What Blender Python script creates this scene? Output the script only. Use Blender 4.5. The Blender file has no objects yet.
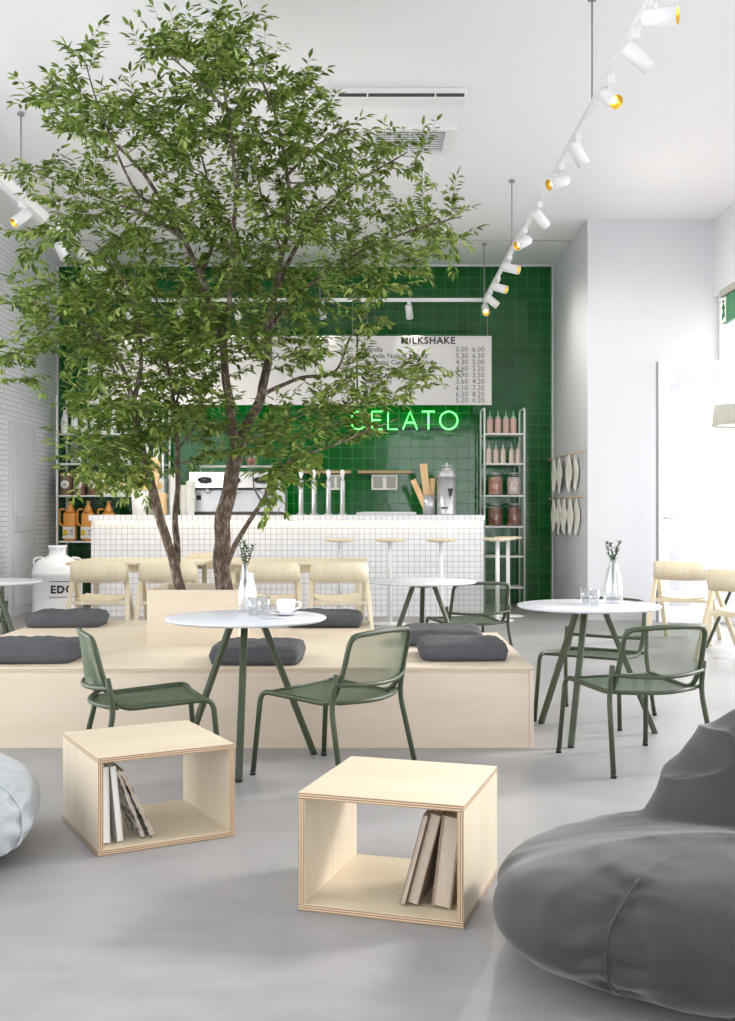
import bpy, bmesh, math, random
from mathutils import Vector, Matrix, noise
import numpy as np
R = math.radians
random.seed(7)
col = bpy.context.scene.collection
F, H, CX, CY = 1100.0, 1.27, 367.5, 510.5
def at(px, py, Y): return Vector(((px-CX)*Y/F, Y, H-(py-CY)*Y/F))

def px2x(px, Y): return (px-CX)*Y/F
# ------------------------------------------------------------------ materials
def srgb(r, g, b):
    def c(v):
        v /= 255.0
        return v/12.92 if v <= .04045 else ((v+.055)/1.055)**2.4
    return (c(r), c(g), c(b), 1)
class NT:
    def __init__(s, name):
        s.m = bpy.data.materials.new(name); s.m.use_nodes = True
        s.t = s.m.node_tree; s.n = s.t.nodes; s.l = s.t.links
        s.b = s.n['Principled BSDF']; s.out = s.n['Material Output']
    def node(s, typ, **kw):
        n = s.n.new(typ)
        for k, v in kw.items(): setattr(n, k, v)
        return n
    def link(s, a, b): s.l.new(a, b)
    def obj(s, scale=(1,1,1), rot=(0,0,0), loc=(0,0,0)):
        tc = s.node('ShaderNodeTexCoord'); mp = s.node('ShaderNodeMapping')
        mp.inputs['Scale'].default_value = scale; mp.inputs['Rotation'].default_value = rot
        mp.inputs['Location'].default_value = loc
        s.link(tc.outputs['Object'], mp.inputs['Vector']); return mp.outputs['Vector']
    def noise(s, vec, scale, detail=3, rough=.5):
        n = s.node('ShaderNodeTexNoise'); n.inputs['Scale'].default_value = scale
        n.inputs['Detail'].default_value = detail; n.inputs['Roughness'].default_value = rough
        s.link(vec, n.inputs['Vector']); return n.outputs['Fac']
    def ramp(s, fac, stops):
        r = s.node('ShaderNodeValToRGB'); e = r.color_ramp.elements
        while len(e) < len(stops): e.new(.5)
        for i, (p, c) in enumerate(stops): e[i].position = p; e[i].color = c
        s.link(fac, r.inputs['Fac']); return r.outputs['Color']
    def bump(s, h, strength, dist=.01):
        b = s.node('ShaderNodeBump'); b.inputs['Strength'].default_value = strength
        b.inputs['Distance'].default_value = dist
        s.link(h, b.inputs['Height']); s.link(b.outputs['Normal'], s.b.inputs['Normal'])
def plain(name, c, rough=.5, metal=0, spec=.5, var=.0, scale=20, bump=0, bscale=200):
    t = NT(name); t.b.inputs['Roughness'].default_value = rough; t.b.inputs['Metallic'].default_value = metal
    t.b.inputs['Specular IOR Level'].default_value = spec
    v = t.obj()
    f = t.noise(v, scale)
    k = 1-var
    t.link(t.ramp(f, [(.3, (c[0]*k, c[1]*k, c[2]*k, 1)), (.7, c)]), t.b.inputs['Base Color'])
    if bump: t.bump(t.noise(v, bscale), bump, .002)
    return t.m
def emis(name, c, s):
    t = NT(name); t.b.inputs['Base Color'].default_value = c
    t.b.inputs['Emission Color'].default_value = c; t.b.inputs['Emission Strength'].default_value = s
    return t.m
def thin_glass(name, tint=(1,1,1,1), gloss=.08):
    t = NT(name); tr = t.node('ShaderNodeBsdfTransparent'); tr.inputs[0].default_value = tint
    gl = t.node('ShaderNodeBsdfGlossy'); gl.inputs['Roughness'].default_value = .02
    lw = t.node('ShaderNodeLayerWeight'); lw.inputs['Blend'].default_value = .25
    mx = t.node('ShaderNodeMixShader'); mp = t.node('ShaderNodeMapRange')
    mp.inputs['To Min'].default_value = gloss; mp.inputs['To Max'].default_value = .75
    t.link(lw.outputs['Facing'], mp.inputs['Value']); t.link(mp.outputs['Result'], mx.inputs[0])
    t.link(tr.outputs[0], mx.inputs[1]); t.link(gl.outputs[0], mx.inputs[2]); t.link(mx.outputs[0], t.out.inputs['Surface'])
    return t.m
def mesh_cloth(name, c, pitch, wire):      # woven metal sheet: fine wires with open holes
    t = NT(name)
    lw = t.node('ShaderNodeLayerWeight'); lw.inputs['Blend'].default_value = .5
    mxm = t.node('ShaderNodeMapRange'); mxm.inputs['To Min'].default_value = wire; mxm.inputs['To Max'].default_value = 1; t.link(lw.outputs['Facing'], mxm.inputs['Value'])
    t.b.inputs['Base Color'].default_value = c; t.b.inputs['Roughness'].default_value = .5
    tr = t.node('ShaderNodeBsdfTransparent'); mx = t.node('ShaderNodeMixShader')
    t.link(mxm.outputs[0], mx.inputs[0]); t.link(tr.outputs[0], mx.inputs[1]); t.link(t.b.outputs[0], mx.inputs[2])
    t.link(mx.outputs[0], t.out.inputs['Surface']); return t.m
def tile_mat(name, c1, c2, grout, tw, th, mortar, axis='XZ', offset=0.0, rough=.1, bump=.3, wav=0, off=(0,0)):
    t = NT(name); tc = t.node('ShaderNodeTexCoord'); sp = t.node('ShaderNodeSeparateXYZ'); cb = t.node('ShaderNodeCombineXYZ')
    t.link(tc.outputs['Object'], sp.inputs[0])
    for k, a in enumerate(axis):
        ad = t.node('ShaderNodeMath', operation='ADD'); ad.inputs[1].default_value = off[k]
        t.link(sp.outputs[a], ad.inputs[0]); t.link(ad.outputs[0], cb.inputs[k])
    br = t.node('ShaderNodeTexBrick'); br.offset = offset; br.squash = 1.0
    br.inputs['Scale'].default_value = 1; br.inputs['Brick Width'].default_value = tw; br.inputs['Row Height'].default_value = th
    br.inputs['Mortar Size'].default_value = mortar; br.inputs['Mortar Smooth'].default_value = .1; br.inputs['Bias'].default_value = 0
    br.inputs['Color1'].default_value = c1; br.inputs['Color2'].default_value = c2; br.inputs['Mortar'].default_value = grout
    t.link(cb.outputs[0], br.inputs['Vector']); t.link(br.outputs['Color'], t.b.inputs['Base Color'])
    inv = t.node('ShaderNodeMath', operation='SUBTRACT'); inv.inputs[0].default_value = 1; t.link(br.outputs['Fac'], inv.inputs[1])
    rr = t.node('ShaderNodeMapRange'); rr.inputs['To Min'].default_value = rough; rr.inputs['To Max'].default_value = .7
    t.link(br.outputs['Fac'], rr.inputs['Value']); t.link(rr.outputs['Result'], t.b.inputs['Roughness'])
    b1 = t.node('ShaderNodeBump'); b1.inputs['Strength'].default_value = bump; b1.inputs['Distance'].default_value = .003
    t.link(inv.outputs[0], b1.inputs['Height'])
    if wav:
        nz = t.node('ShaderNodeTexNoise'); nz.inputs['Scale'].default_value = 7; nz.inputs['Detail'].default_value = 2
        t.link(cb.outputs[0], nz.inputs['Vector'])
        b2 = t.node('ShaderNodeBump'); b2.inputs['Strength'].default_value = wav; b2.inputs['Distance'].default_value = .01
        t.link(nz.outputs['Fac'], b2.inputs['Height']); t.link(b2.outputs['Normal'], b1.inputs['Normal'])
    t.link(b1.outputs['Normal'], t.b.inputs['Normal']); return t.m
def wood_mat(name, a, b, along='X', rough=.45, scale=1.0):
    t = NT(name); s = {'X': (1.2, 14, 14), 'Y': (14, 1.2, 14), 'Z': (14, 14, 1.2)}[along]
    v = t.obj(tuple(k*scale for k in s)); f = t.noise(v, 2.2, 5, .6)
    v2 = t.obj(tuple(k*scale*.3 for k in s)); f2 = t.noise(v2, 1.3, 3)
    ad = t.node('ShaderNodeMath', operation='ADD'); t.link(f, ad.inputs[0]); t.link(f2, ad.inputs[1])
    hf = t.node('ShaderNodeMath', operation='MULTIPLY'); hf.inputs[1].default_value = .5; t.link(ad.outputs[0], hf.inputs[0])
    t.link(t.ramp(hf.outputs[0], [(.32, b), (.6, a)]), t.b.inputs['Base Color'])
    t.b.inputs['Roughness'].default_value = rough; t.bump(f, .05, .002); return t.m
def ply_edge(name, pitch=.0038):
    t = NT(name); v = t.obj(); sp = t.node('ShaderNodeSeparateXYZ'); t.link(v, sp.inputs[0])
    m = t.node('ShaderNodeMath', operation='MULTIPLY'); m.inputs[1].default_value = 1/pitch; t.link(sp.outputs['Z'], m.inputs[0])
    n = t.noise(t.obj((3,3,3)), 3); n2 = t.node('ShaderNodeMath', operation='MULTIPLY'); n2.inputs[1].default_value = .35; t.link(n, n2.inputs[0])
    a = t.node('ShaderNodeMath', operation='ADD'); t.link(m.outputs[0], a.inputs[0]); t.link(n2.outputs[0], a.inputs[1])
    f = t.node('ShaderNodeMath', operation='PINGPONG'); f.inputs[1].default_value = 1; t.link(a.outputs[0], f.inputs[0])
    t.link(t.ramp(f.outputs[0], [(.35, srgb(146,112,82)), (.62, srgb(212,188,156))]), t.b.inputs['Base Color'])
    t.b.inputs['Roughness'].default_value = .6; return t.m

M = {}
M['white_paint'] = plain('white_paint', srgb(220,220,225), .7, var=.015, scale=3)
M['ceiling_paint'] = plain('ceiling_paint', srgb(246,245,247), .8, var=.01, scale=2)
M['white_metal'] = plain('white_powder_coat', srgb(240,240,240), .35, var=.02)
M['white_lamp'] = plain('lamp_body_white', srgb(240,240,240), .4, var=.02)
M['gold'] = plain('brass_reflector', srgb(250,200,70), .3, 1, var=.05)
M['steel'] = plain('brushed_steel', srgb(214,214,217), .34, .75, var=.12, scale=6)
M['cable'] = plain('grey_cable', srgb(150,150,154), .5)
M['black'] = plain('black_plastic', srgb(28,28,30), .4)
M['dark_slot'] = plain('dark_slot', srgb(70,66,66), .6)
M['green_tile'] = tile_mat('green_glazed_tile', srgb(4,80,22), srgb(8,95,32), srgb(58,130,74), .16, .155, .0032, 'XZ', 0, .07, .3, .12, (.05, .03))
M['mosaic'] = tile_mat('white_mosaic_tile', srgb(240,240,242), srgb(247,247,249), srgb(172,170,180), .066, .066, .0026, 'XZ', 0, .25, .3)
M['mosaic_side'] = tile_mat('white_mosaic_tile_side', srgb(240,240,242), srgb(247,247,249), srgb(158,156,166), .066, .066, .0035, 'YZ', 0, .25, .3)
M['brick'] = tile_mat('white_painted_brick', srgb(236,237,241), srgb(242,243,246), srgb(196,198,205), .25, .06, .0042, 'YZ', .5, .35, .35)
M['green_metal'] = plain('olive_green_powder_coat', srgb(62,73,50), .4, var=.04)
M['green_mesh_seat'] = mesh_cloth('olive_wire_mesh', srgb(64,82,58), .006, .55)
M['green_mesh_back'] = mesh_cloth('olive_wire_mesh_back', srgb(74,92,66), .006, .36)
M['table_white'] = plain('white_laminate', srgb(222,223,230), .3, var=.01)
M['ply'] = wood_mat('birch_plywood', srgb(218,204,181), srgb(208,191,163), 'X')
M['ply_bench'] = wood_mat('birch_plywood_bench', srgb(228,213,192), srgb(219,202,178), 'X', scale=.6)
M['ply_edge'] = ply_edge('plywood_edge')
M['chair_wood'] = wood_mat('pale_ash', srgb(232,220,192), srgb(222,206,174), 'Z')
M['rail_wood'] = wood_mat('oak_rail', srgb(205,170,125), srgb(185,150,108), 'X')
M['soil'] = plain('potting_soil', srgb(60,45,35), .95, var=.4, scale=40, bump=.6)
M['cushion'] = plain('charcoal_cushion_cloth', srgb(86,86,90), .8, spec=.3, var=.12, scale=9, bump=.3, bscale=700)
M['porcelain'] = plain('white_porcelain', srgb(246,246,248), .15)
M['glass'] = thin_glass('clear_glass', (.96,.97,.975,1), .14)
M['pane'] = thin_glass('window_glass', (1,1,1,1), .04)
M['paper'] = plain('white_paper', srgb(238,236,232), .7)
M['cream_cloth'] = plain('cream_cotton', srgb(244,240,232), .9, var=.04, bump=.2, bscale=300)
M['ink'] = plain('printed_ink', srgb(45,42,44), .8)
M['ink_grey'] = plain('printed_grey_ink', srgb(105,100,102), .8)
M['board'] = plain('menu_board', srgb(222,219,217), .5, var=.02)
M['led'] = emis('warm_led_strip', (1,.84,.58,1), 7)
M['bulb'] = emis('warm_bulb', (1,.84,.5,1), 8)
M['neon'] = emis('green_neon', (.09,1,.12,1), 4.5)
M['orange_juice'] = plain('orange_juice_plastic', srgb(236,164,80), .3, var=.06)
M['yellow_print'] = plain('yellow_print', srgb(240,205,60), .6)
M['choc'] = plain('brown_canister', srgb(128,98,82), .45, var=.1)
M['pinky'] = plain('pink_syrup', srgb(220,182,174), .3, var=.08)
M['beige_liq'] = plain('beige_syrup', srgb(218,200,190), .3)
M['teal_tip'] = plain('pale_green_nozzle', srgb(150,200,170), .4)
M['candy'] = None
M['red_jar'] = plain('dark_red_plastic', srgb(110,36,28), .35)
M['cone'] = wood_mat('wafer_sleeve', srgb(238,204,156), srgb(216,172,118), 'Z')
M['kraft'] = plain('kraft_yellow_paper', srgb(235,200,120), .8, var=.1)
M['shade'] = plain('grey_lamp_cloth', srgb(168,166,160), .8)
M['exit_green'] = plain('sign_green', srgb(30,120,70), .4)
M['book_a'] = plain('taupe_book_cover', srgb(146,126,108), .7, var=.06)
M['book_b'] = plain('pale_grey_cover', srgb(222,218,214), .6)
M['pages'] = plain('book_pages', srgb(196,180,162), .9, var=.08, scale=40)
M['brown_crema'] = plain('coffee', srgb(150,105,70), .4)

def candy(name, cols, scale=38):
    t = NT(name); v = t.obj(); vo = t.node('ShaderNodeTexVoronoi'); vo.inputs['Scale'].default_value = scale
    t.link(v, vo.inputs['Vector']); sp = t.node('ShaderNodeSeparateColor'); t.link(vo.outputs['Color'], sp.inputs[0])
    t.link(t.ramp(sp.outputs[0], [(i/(len(cols)-1), c) for i, c in enumerate(cols)]), t.b.inputs['Base Color'])
    t.b.inputs['Roughness'].default_value = .3; t.bump(vo.outputs['Distance'], .6, .01); return t.m
M['candy'] = candy('mixed_candy', [srgb(190,80,60), srgb(235,190,160), srgb(150,110,90), srgb(220,140,110)])
M['candy_white'] = candy('white_candy', [srgb(240,225,220), srgb(225,170,170), srgb(250,248,245), srgb(200,200,190)])
M['nuts'] = candy('brown_nuts', [srgb(120,60,45), srgb(165,90,65), srgb(95,48,38), srgb(185,120,90)])

# floor: polished concrete
def floor_mat():
    t = NT('polished_concrete'); v = t.obj(); f = t.noise(v, .9, 6, .6); f2 = t.noise(t.obj((1, 2.5, 1)), 3.5, 5, .65)
    ad = t.node('ShaderNodeMath', operation='ADD'); t.link(f, ad.inputs[0]); t.link(f2, ad.inputs[1])
    hf = t.node('ShaderNodeMath', operation='MULTIPLY'); hf.inputs[1].default_value = .5; t.link(ad.outputs[0], hf.inputs[0])
    t.link(t.ramp(hf.outputs[0], [(.36, srgb(144,142,142)), (.52, srgb(154,152,152)), (.66, srgb(163,161,161))]), t.b.inputs['Base Color'])
    r = t.node('ShaderNodeMapRange'); r.inputs['To Min'].default_value = .3; r.inputs['To Max'].default_value = .5
    t.link(f2, r.inputs['Value']); t.link(r.outputs['Result'], t.b.inputs['Roughness']); t.bump(t.noise(v, 60), .04, .002); return t.m
M['floor'] = floor_mat()
def bark_mat():
    t = NT('mottled_bark'); f = t.noise(t.obj((1,1,.45)), 34, 5, .7)
    t.link(t.ramp(f, [(.36, srgb(66,52,43)), (.52, srgb(102,86,73)), (.66, srgb(160,146,134))]), t.b.inputs['Base Color'])
    t.b.inputs['Roughness'].default_value = .9; t.bump(f, .7, .01); return t.m
M['bark'] = bark_mat()
def leaf_mat(name, stops):
    t = NT(name); g = t.node('ShaderNodeNewGeometry'); c = t.ramp(g.outputs['Random Per Island'], stops)
    t.link(c, t.b.inputs['Base Color']); t.b.inputs['Roughness'].default_value = .45
    tl = t.node('ShaderNodeBsdfTranslucent'); t.link(c, tl.inputs['Color'])
    mx = t.node('ShaderNodeMixShader'); mx.inputs[0].default_value = .42
    t.link(t.b.outputs[0], mx.inputs[1]); t.link(tl.outputs[0], mx.inputs[2]); t.link(mx.outputs[0], t.out.inputs['Surface']); return t.m
M['leaf'] = leaf_mat('tree_leaf', [(0, srgb(70,94,34)), (.4, srgb(106,132,52)), (.8, srgb(142,164,76)), (1, srgb(184,198,114))])
M['leaf_dark'] = leaf_mat('sprig_leaf', [(0, srgb(34,66,40)), (1, srgb(70,108,62))])
def bag_mat(name, c1, c2):
    t = NT(name); w = t.node('ShaderNodeTexChecker'); w.inputs['Scale'].default_value = 120; t.link(t.obj(rot=(R(40),R(35),R(45))), w.inputs['Vector'])
    v = t.obj(); f = t.noise(v, 5, 4); col_ = t.ramp(f, [(.3, c1), (.7, c2)])
    mx = t.node('ShaderNodeMix', data_type='RGBA', blend_type='MULTIPLY'); mx.inputs[0].default_value = .14
    t.link(col_, mx.inputs[6]); t.link(w.outputs['Fac'], mx.inputs[7]); t.link(mx.outputs[2], t.b.inputs['Base Color'])
    t.b.inputs['Roughness'].default_value = .7; t.b.inputs['Specular IOR Level'].default_value = .35
    t.b.inputs['Sheen Weight'].default_value = .25
    t.bump(w.outputs['Fac'], .25, .0015); return t.m
M['bag_dark'] = bag_mat('charcoal_canvas', srgb(48,48,47), srgb(56,56,55))
M['bag_pale'] = bag_mat('pale_blue_grey_canvas', srgb(168,174,178), srgb(178,184,188))
def mag_mat():
    t = NT('photo_print_cover'); f = t.noise(t.obj(), 26, 1)
    t.link(t.ramp(f, [(.47, srgb(30,28,30)), (.5, srgb(225,222,220))]), t.b.inputs['Base Color']); t.b.inputs['Roughness'].default_value = .35; return t.m
M['magazine'] = mag_mat()

# ------------------------------------------------------------------ mesh builder
class MB:
    def __init__(s): s.v = []; s.f = []; s.mi = []; s.sm = []
    def add(s, vs, fs, mi=0, smooth=False, mat=None):
        b = len(s.v)
        if mat is not None: vs = [mat @ Vector(p) for p in vs]
        s.v += [tuple(p) for p in vs]
        for f in fs: s.f.append(tuple(b+i for i in f)); s.mi.append(mi); s.sm.append(smooth)
    def bm(s, b, mi=0, smooth=False, mat=None):
        b.verts.ensure_lookup_table(); b.verts.index_update()
        s.add([v.co.copy() for v in b.verts], [[v.index for v in f.verts] for f in b.faces], mi, smooth, mat); b.free()
    def box(s, c, d, bevel=0, mi=0, mat=None, seg=2, smooth=False):
        b = bmesh.new(); bmesh.ops.create_cube(b, size=1)
        for v in b.verts: v.co = Vector((v.co.x*d[0]+c[0], v.co.y*d[1]+c[1], v.co.z*d[2]+c[2]))
        if bevel: bmesh.ops.bevel(b, geom=b.edges[:], offset=bevel, segments=seg, affect='EDGES', profile=.5)
        s.bm(b, mi, smooth, mat); return s
    def tube(s, pts, r, n=10, closed=False, mi=0, caps=True, smooth=True, flat=None):
        pts = [Vector(p) for p in pts]; m = len(pts); rs = r if isinstance(r, (list, tuple)) else [r]*m
        tang = []
        for i in range(m):
            a = pts[(i-1) % m] if (closed or i > 0) else pts[i]; b = pts[(i+1) % m] if (closed or i < m-1) else pts[i]
            d = b-a; tang.append(d.normalized() if d.length > 1e-9 else Vector((0,0,1)))
        up = Vector((0,0,1)) if abs(tang[0].z) < .9 else Vector((1,0,0))
        nrm = (up - tang[0]*up.dot(tang[0])).normalized(); vs = []; fs = []
        for i in range(m):
            if i: nrm = (nrm - tang[i]*nrm.dot(tang[i]));  nrm = nrm.normalized() if nrm.length > 1e-6 else tang[i].orthogonal().normalized()
            bn = tang[i].cross(nrm)
            for k in range(n):
                a = 2*math.pi*k/n; sx, sy = (1, 1) if flat is None else flat
                vs.append(pts[i] + (nrm*math.cos(a)*sx + bn*math.sin(a)*sy)*rs[i])
        for i in range(m if closed else m-1):
            j = (i+1) % m
            for k in range(n): fs.append((i*n+k, i*n+(k+1) % n, j*n+(k+1) % n, j*n+k))
        if caps and not closed: fs.append(tuple(range(n))[::-1]); fs.append(tuple((m-1)*n+k for k in range(n)))
        s.add(vs, fs, mi, smooth); return s
    def lathe(s, prof, n=24, c=(0,0,0), mi=0, smooth=True, mat=None, caps=True):
        vs = []; fs = []; m = len(prof)
        for (r, z) in prof:
            for k in range(n):
                a = 2*math.pi*k/n; vs.append((c[0]+r*math.cos(a), c[1]+r*math.sin(a), c[2]+z))
        for i in range(m-1):
            for k in range(n): fs.append((i*n+k, i*n+(k+1) % n, (i+1)*n+(k+1) % n, (i+1)*n+k))
        if caps:
            if prof[0][0] > 1e-5: fs.append(tuple(range(n))[::-1])
            if prof[-1][0] > 1e-5: fs.append(tuple((m-1)*n+k for k in range(n)))
        s.add(vs, fs, mi, smooth, mat); return s
    def prism(s, poly, z0, z1, mi=0, mat=None):
        n = len(poly); vs = [(x, y, z0) for x, y in poly]+[(x, y, z1) for x, y in poly]
        fs = [tuple(range(n))[::-1], tuple(range(n, 2*n))]+[(i, (i+1) % n, n+(i+1) % n, n+i) for i in range(n)]
        s.add(vs, fs, mi, False, mat); return s
    def build(s, name, mat, parent=None, loc=None, rot=None):
        me = bpy.data.meshes.new(name); me.from_pydata(s.v, [], s.f)
        for m in (mat if isinstance(mat, (list, tuple)) else [mat]): me.materials.append(m)
        me.polygons.foreach_set('material_index', s.mi); me.polygons.foreach_set('use_smooth', s.sm); me.update()
        o = bpy.data.objects.new(name, me); col.objects.link(o)
        if parent: o.parent = parent
        if loc is not None: o.location = loc
        if rot is not None: o.rotation_euler = rot
        return o
def smooth_path(pts, n=6, closed=False):
    P = [Vector(p) for p in pts]; m = len(P); out = []
    rng = range(m if closed else m-1)
    for i in rng:
        p0 = P[(i-1) % m] if (closed or i > 0) else P[i]; p1 = P[i]; p2 = P[(i+1) % m]
        p3 = P[(i+2) % m] if (closed or i+2 < m) else p2
        for k in range(n):
            t = k/n; out.append(.5*((2*p1)+(p2-p0)*t+(2*p0-5*p1+4*p2-p3)*t*t+(3*p1-p0-3*p2+p3)*t**3))
    if not closed: out.append(P[-1])
    return out
def fillet(pts, rad, n=5):
    P = [Vector(p) for p in pts]; out = [P[0]]
    for i in range(1, len(P)-1):
        a, b, c = P[i-1], P[i], P[i+1]; r = rad if not isinstance(rad, (list, tuple)) else rad[i-1]
        r = min(r, (a-b).length*.49, (c-b).length*.49); p = b+(a-b).normalized()*r; q = b+(c-b).normalized()*r
        for k in range(n+1):
            t = k/n; out.append(p*(1-t)**2+b*2*t*(1-t)+q*t*t)
    out.append(P[-1]); return out
def tag(o, label, cat, group=None, kind=None):
    if label: o['label'] = label
    if cat: o['category'] = cat
    if group: o['group'] = group
    if kind: o['kind'] = kind
    return o
def struct(o): o['kind'] = 'structure'; return o
def thing(name, label, cat, loc=(0,0,0), rz=0, group=None):
    o = bpy.data.objects.new(name, None); col.objects.link(o); o.location = loc; o.rotation_euler = (0,0,rz)
    o.empty_display_size = .1
    return tag(o, label, cat, group)
def copy_tree(o, parent=None):
    c = o.copy(); col.objects.link(c)
    if parent: c.parent = parent
    for ch in list(o.children): copy_tree(ch, c)
    return c
def again(o, label, loc, rz=0):
    c = copy_tree(o); c['label'] = label; c.location = loc; c.rotation_euler = (0,0,rz); return c
def text_mesh(txt, size, bold=0.0, align='LEFT', extrude=.001, spacing=1.0):
    cu = bpy.data.curves.new('t', 'FONT'); cu.body = txt; cu.size = size; cu.offset = bold; cu.align_x = align
    cu.extrude = extrude; cu.space_character = spacing; cu.resolution_u = 2
    o = bpy.data.objects.new('t', cu); col.objects.link(o); bpy.context.view_layer.update()
    me = bpy.data.meshes.new_from_object(o.evaluated_get(bpy.context.evaluated_depsgraph_get()))
    vs = [v.co.copy() for v in me.vertices]; fs = [tuple(p.vertices) for p in me.polygons]
    bpy.data.objects.remove(o); bpy.data.curves.remove(cu); bpy.data.meshes.remove(me); return vs, fs
STAND = Matrix.Rotation(R(90), 4, 'X')       # lettering laid in XY is stood up, facing -Y

# ------------------------------------------------------------------ room
XL, XR2, XR, YB, YC, ZC, YN = -4.26, 2.546, 4.0, 15.1, 12.72, 4.64, -4.5
struct(MB().box(((XL+XR)/2+.5, (YN+YB)/2, -.05), (XR-XL+1.6, YB-YN+.6, .1)).build('floor', M['floor']))
struct(MB().box(((XL+XR)/2, (YN+YB)/2, ZC+.05), (XR-XL+.6, YB-YN+.6, .1)).build('ceiling', M['ceiling_paint']))
struct(MB().box(((XL+XR)/2, YB+.1, ZC/2), (XR-XL+.6, .2, ZC)).build('wall_back', M['green_tile']))
struct(MB().box((XL-.1, (8.2+YB)/2, ZC/2), (.2, YB-8.2, ZC)).box((XL-.1, (YN+8.2)/2, (3.73+ZC)/2), (.2, 8.2-YN, ZC-3.73)).box((XL-.1, YN+.4, 3.73/2), (.2, .8, 3.73)).build('wall_left', M['brick']))  # near stretch left open for the added fill glazing
b = MB()
b.prism([(XR2, YB), (XR2, YC), (3.73, YC), (3.73, YC+.3), (XR2+.25, YC+.3), (XR2+.25, YB)], 0, ZC)
b.box(((3.73+XR)/2+.1, YC+.15, (2.93+ZC)/2), (XR-3.73+.2, .3, ZC-2.93))
struct(b.build('wall_right', M['white_paint']))
# window wall on the right: head above tall glazing, pier near the camera end
WT = 3.73
b = MB(); b.box((XR+.15, (YN+YC)/2, (WT+ZC)/2), (.3, YC-YN, ZC-WT)); b.box((XR+.15, YN+.4, WT/2), (.3, .8, WT))
b.box((XR+.15, 4.3, WT/2), (.3, .35, WT))
struct(b.build('wall_window_side', M['white_paint']))
# wall behind the camera with a tall shop window on its right half
b = MB(); b.box(((XL+.6)/2, YN-.1, ZC/2), (.6-XL, .2, ZC)); b.box(((.6+XR)/2, YN-.1, (WT+ZC)/2), (XR-.6, .2, ZC-WT))
struct(b.build('wall_front', M['white_paint']))
def glazing(name, p0, p1, zt, n):
    a = Vector((p0[0], p0[1], 0)); c = Vector((p1[0], p1[1], 0)); d = (c-a); L = d.length; ang = math.atan2(d.y, d.x)
    mt = Matrix.Translation(a) @ Matrix.Rotation(ang, 4, 'Z'); f = MB()
    for k in range(n+1): f.box((L*k/n, 0, zt/2), (.07, .09, zt), .004, mat=mt)
    f.box((L/2, 0, .05), (L, .1, .1), mat=mt); f.box((L/2, 0, zt-.04), (L, .1, .08), mat=mt); f.box((L/2, 0, 2.93), (L, .08, .06), mat=mt)
    o = struct(f.build(name, M['white_metal']))
    g = MB(); g.add([(0,0,.1), (L,0,.1), (L,0,zt-.05), (0,0,zt-.05)], [(0,1,2,3)], mat=mt); g.build('glass_pane', M['pane'], o)
glazing('window_1', (XR+.1, YC-.05), (XR+.1, 4.5), WT, 7)
glazing('window_2', (XR+.1, 4.1), (XR+.1, YN+.8), WT, 6)
glazing('window_3', (.6, YN-.1), (XR, YN-.1), WT, 3)
glazing('window_added_fill', (XL-.1, YN+.8), (XL-.1, 8.2), WT, 10)  # unseen glazing added in the left wall to let in fill light
glazing('window_4', (3.73, YC+.2), (XR+.1, YC+.2), 2.93, 1)
struct(MB().box((8.5, 5, -.08), (9, 34, .1)).build('floor_outside_pavement', plain('grey_paving', srgb(172,170,168), .9)))
struct(MB().box((14, -4, 4.5), (2, 16, 9)).build('wall_outside_added_blocker', plain('blocker_pale_grey', srgb(190,188,184), .9)))  # unseen block added outside to hold sky light off the right windows
# thin white corner strips at both ends of the green tile, and the plinths
struct(MB().box((XL+.012, YB-.012, ZC/2), (.024, .024, ZC)).box((XR2-.01, YB-.012, ZC/2), (.02, .024, ZC)).box(((XL+XR2)/2, YB-.012, ZC-.012), (XR2-XL, .024, .024)).build('trim_1', M['white_paint']))
struct(MB().box(((XR2+3.73)/2, YC-.008, .05), (3.73-XR2, .016, .1)).build('baseboard_right', M['white_paint']))
# shallow ceiling joint towards the bar
struct(MB().box(((XL+XR2)/2+.7, 13.7, ZC-.004), (XR2-XL+1.4, .02, .012)).build('trim_2', plain('ceiling_joint', srgb(190,188,190), .8)))

# white door in the brick wall
d = MB(); d.box((XL+.02, 13.5, 1.17), (.05, .95, 2.34), .004); o = struct(d.build('door_1', M['white_paint']))
p = MB(); p.box((XL+.05, 13.5, 1.62), (.012, .7, 1.2), .004); p.box((XL+.05, 13.5, .48), (.012, .7, .75), .004); p.build('door_panel', M['white_paint'], o)
h = MB(); h.tube([(XL+.04, 13.16, 1.19), (XL+.1, 13.16, 1.19), (XL+.1, 13.3, 1.19)], .011, 8); h.box((XL+.05, 13.16, 1.1), (.012, .04, .06), .003)
h.build('door_handle', M['steel'], o)
# tall glazed door standing open across the corner
DY = 12.35
dx0, dx1, dz1 = 3.27, 4.02, H+150*DY/F
f = MB()
f.box((dx0+.055, DY, dz1/2+.01), (.11, .05, dz1-.02), .003); f.box((dx1-.055, DY, dz1/2+.01), (.11, .05, dz1-.02), .003)
f.box(((dx0+dx1)/2, DY, dz1-.055), (dx1-dx0-.22, .05, .11), .003); f.box(((dx0+dx1)/2, DY, .1), (dx1-dx0-.22, .05, .18), .003)
o = struct(f.build('door_2', M['white_metal']))
g = MB(); g.box(((dx0+dx1)/2, DY, dz1/2), (dx1-dx0-.22, .008, dz1-.28)); g.build('glass_pane', M['pane'], o)
h = MB(); h.tube(fillet([(dx0+.05, DY-.02, 1.19), (dx0+.05, DY-.08, 1.19), (dx0+.2, DY-.08, 1.19)], .02), .011, 8); h.box((dx0+.05, DY-.03, 1.08), (.035, .012, .09), .004)
h.build('door_handle', M['steel'], o)
f = MB(); f.box((dx0-.012, DY+.03, dz1/2), (.02, .02, dz1-.02)); f.build('weather_seal', M['cable'], o)

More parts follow.
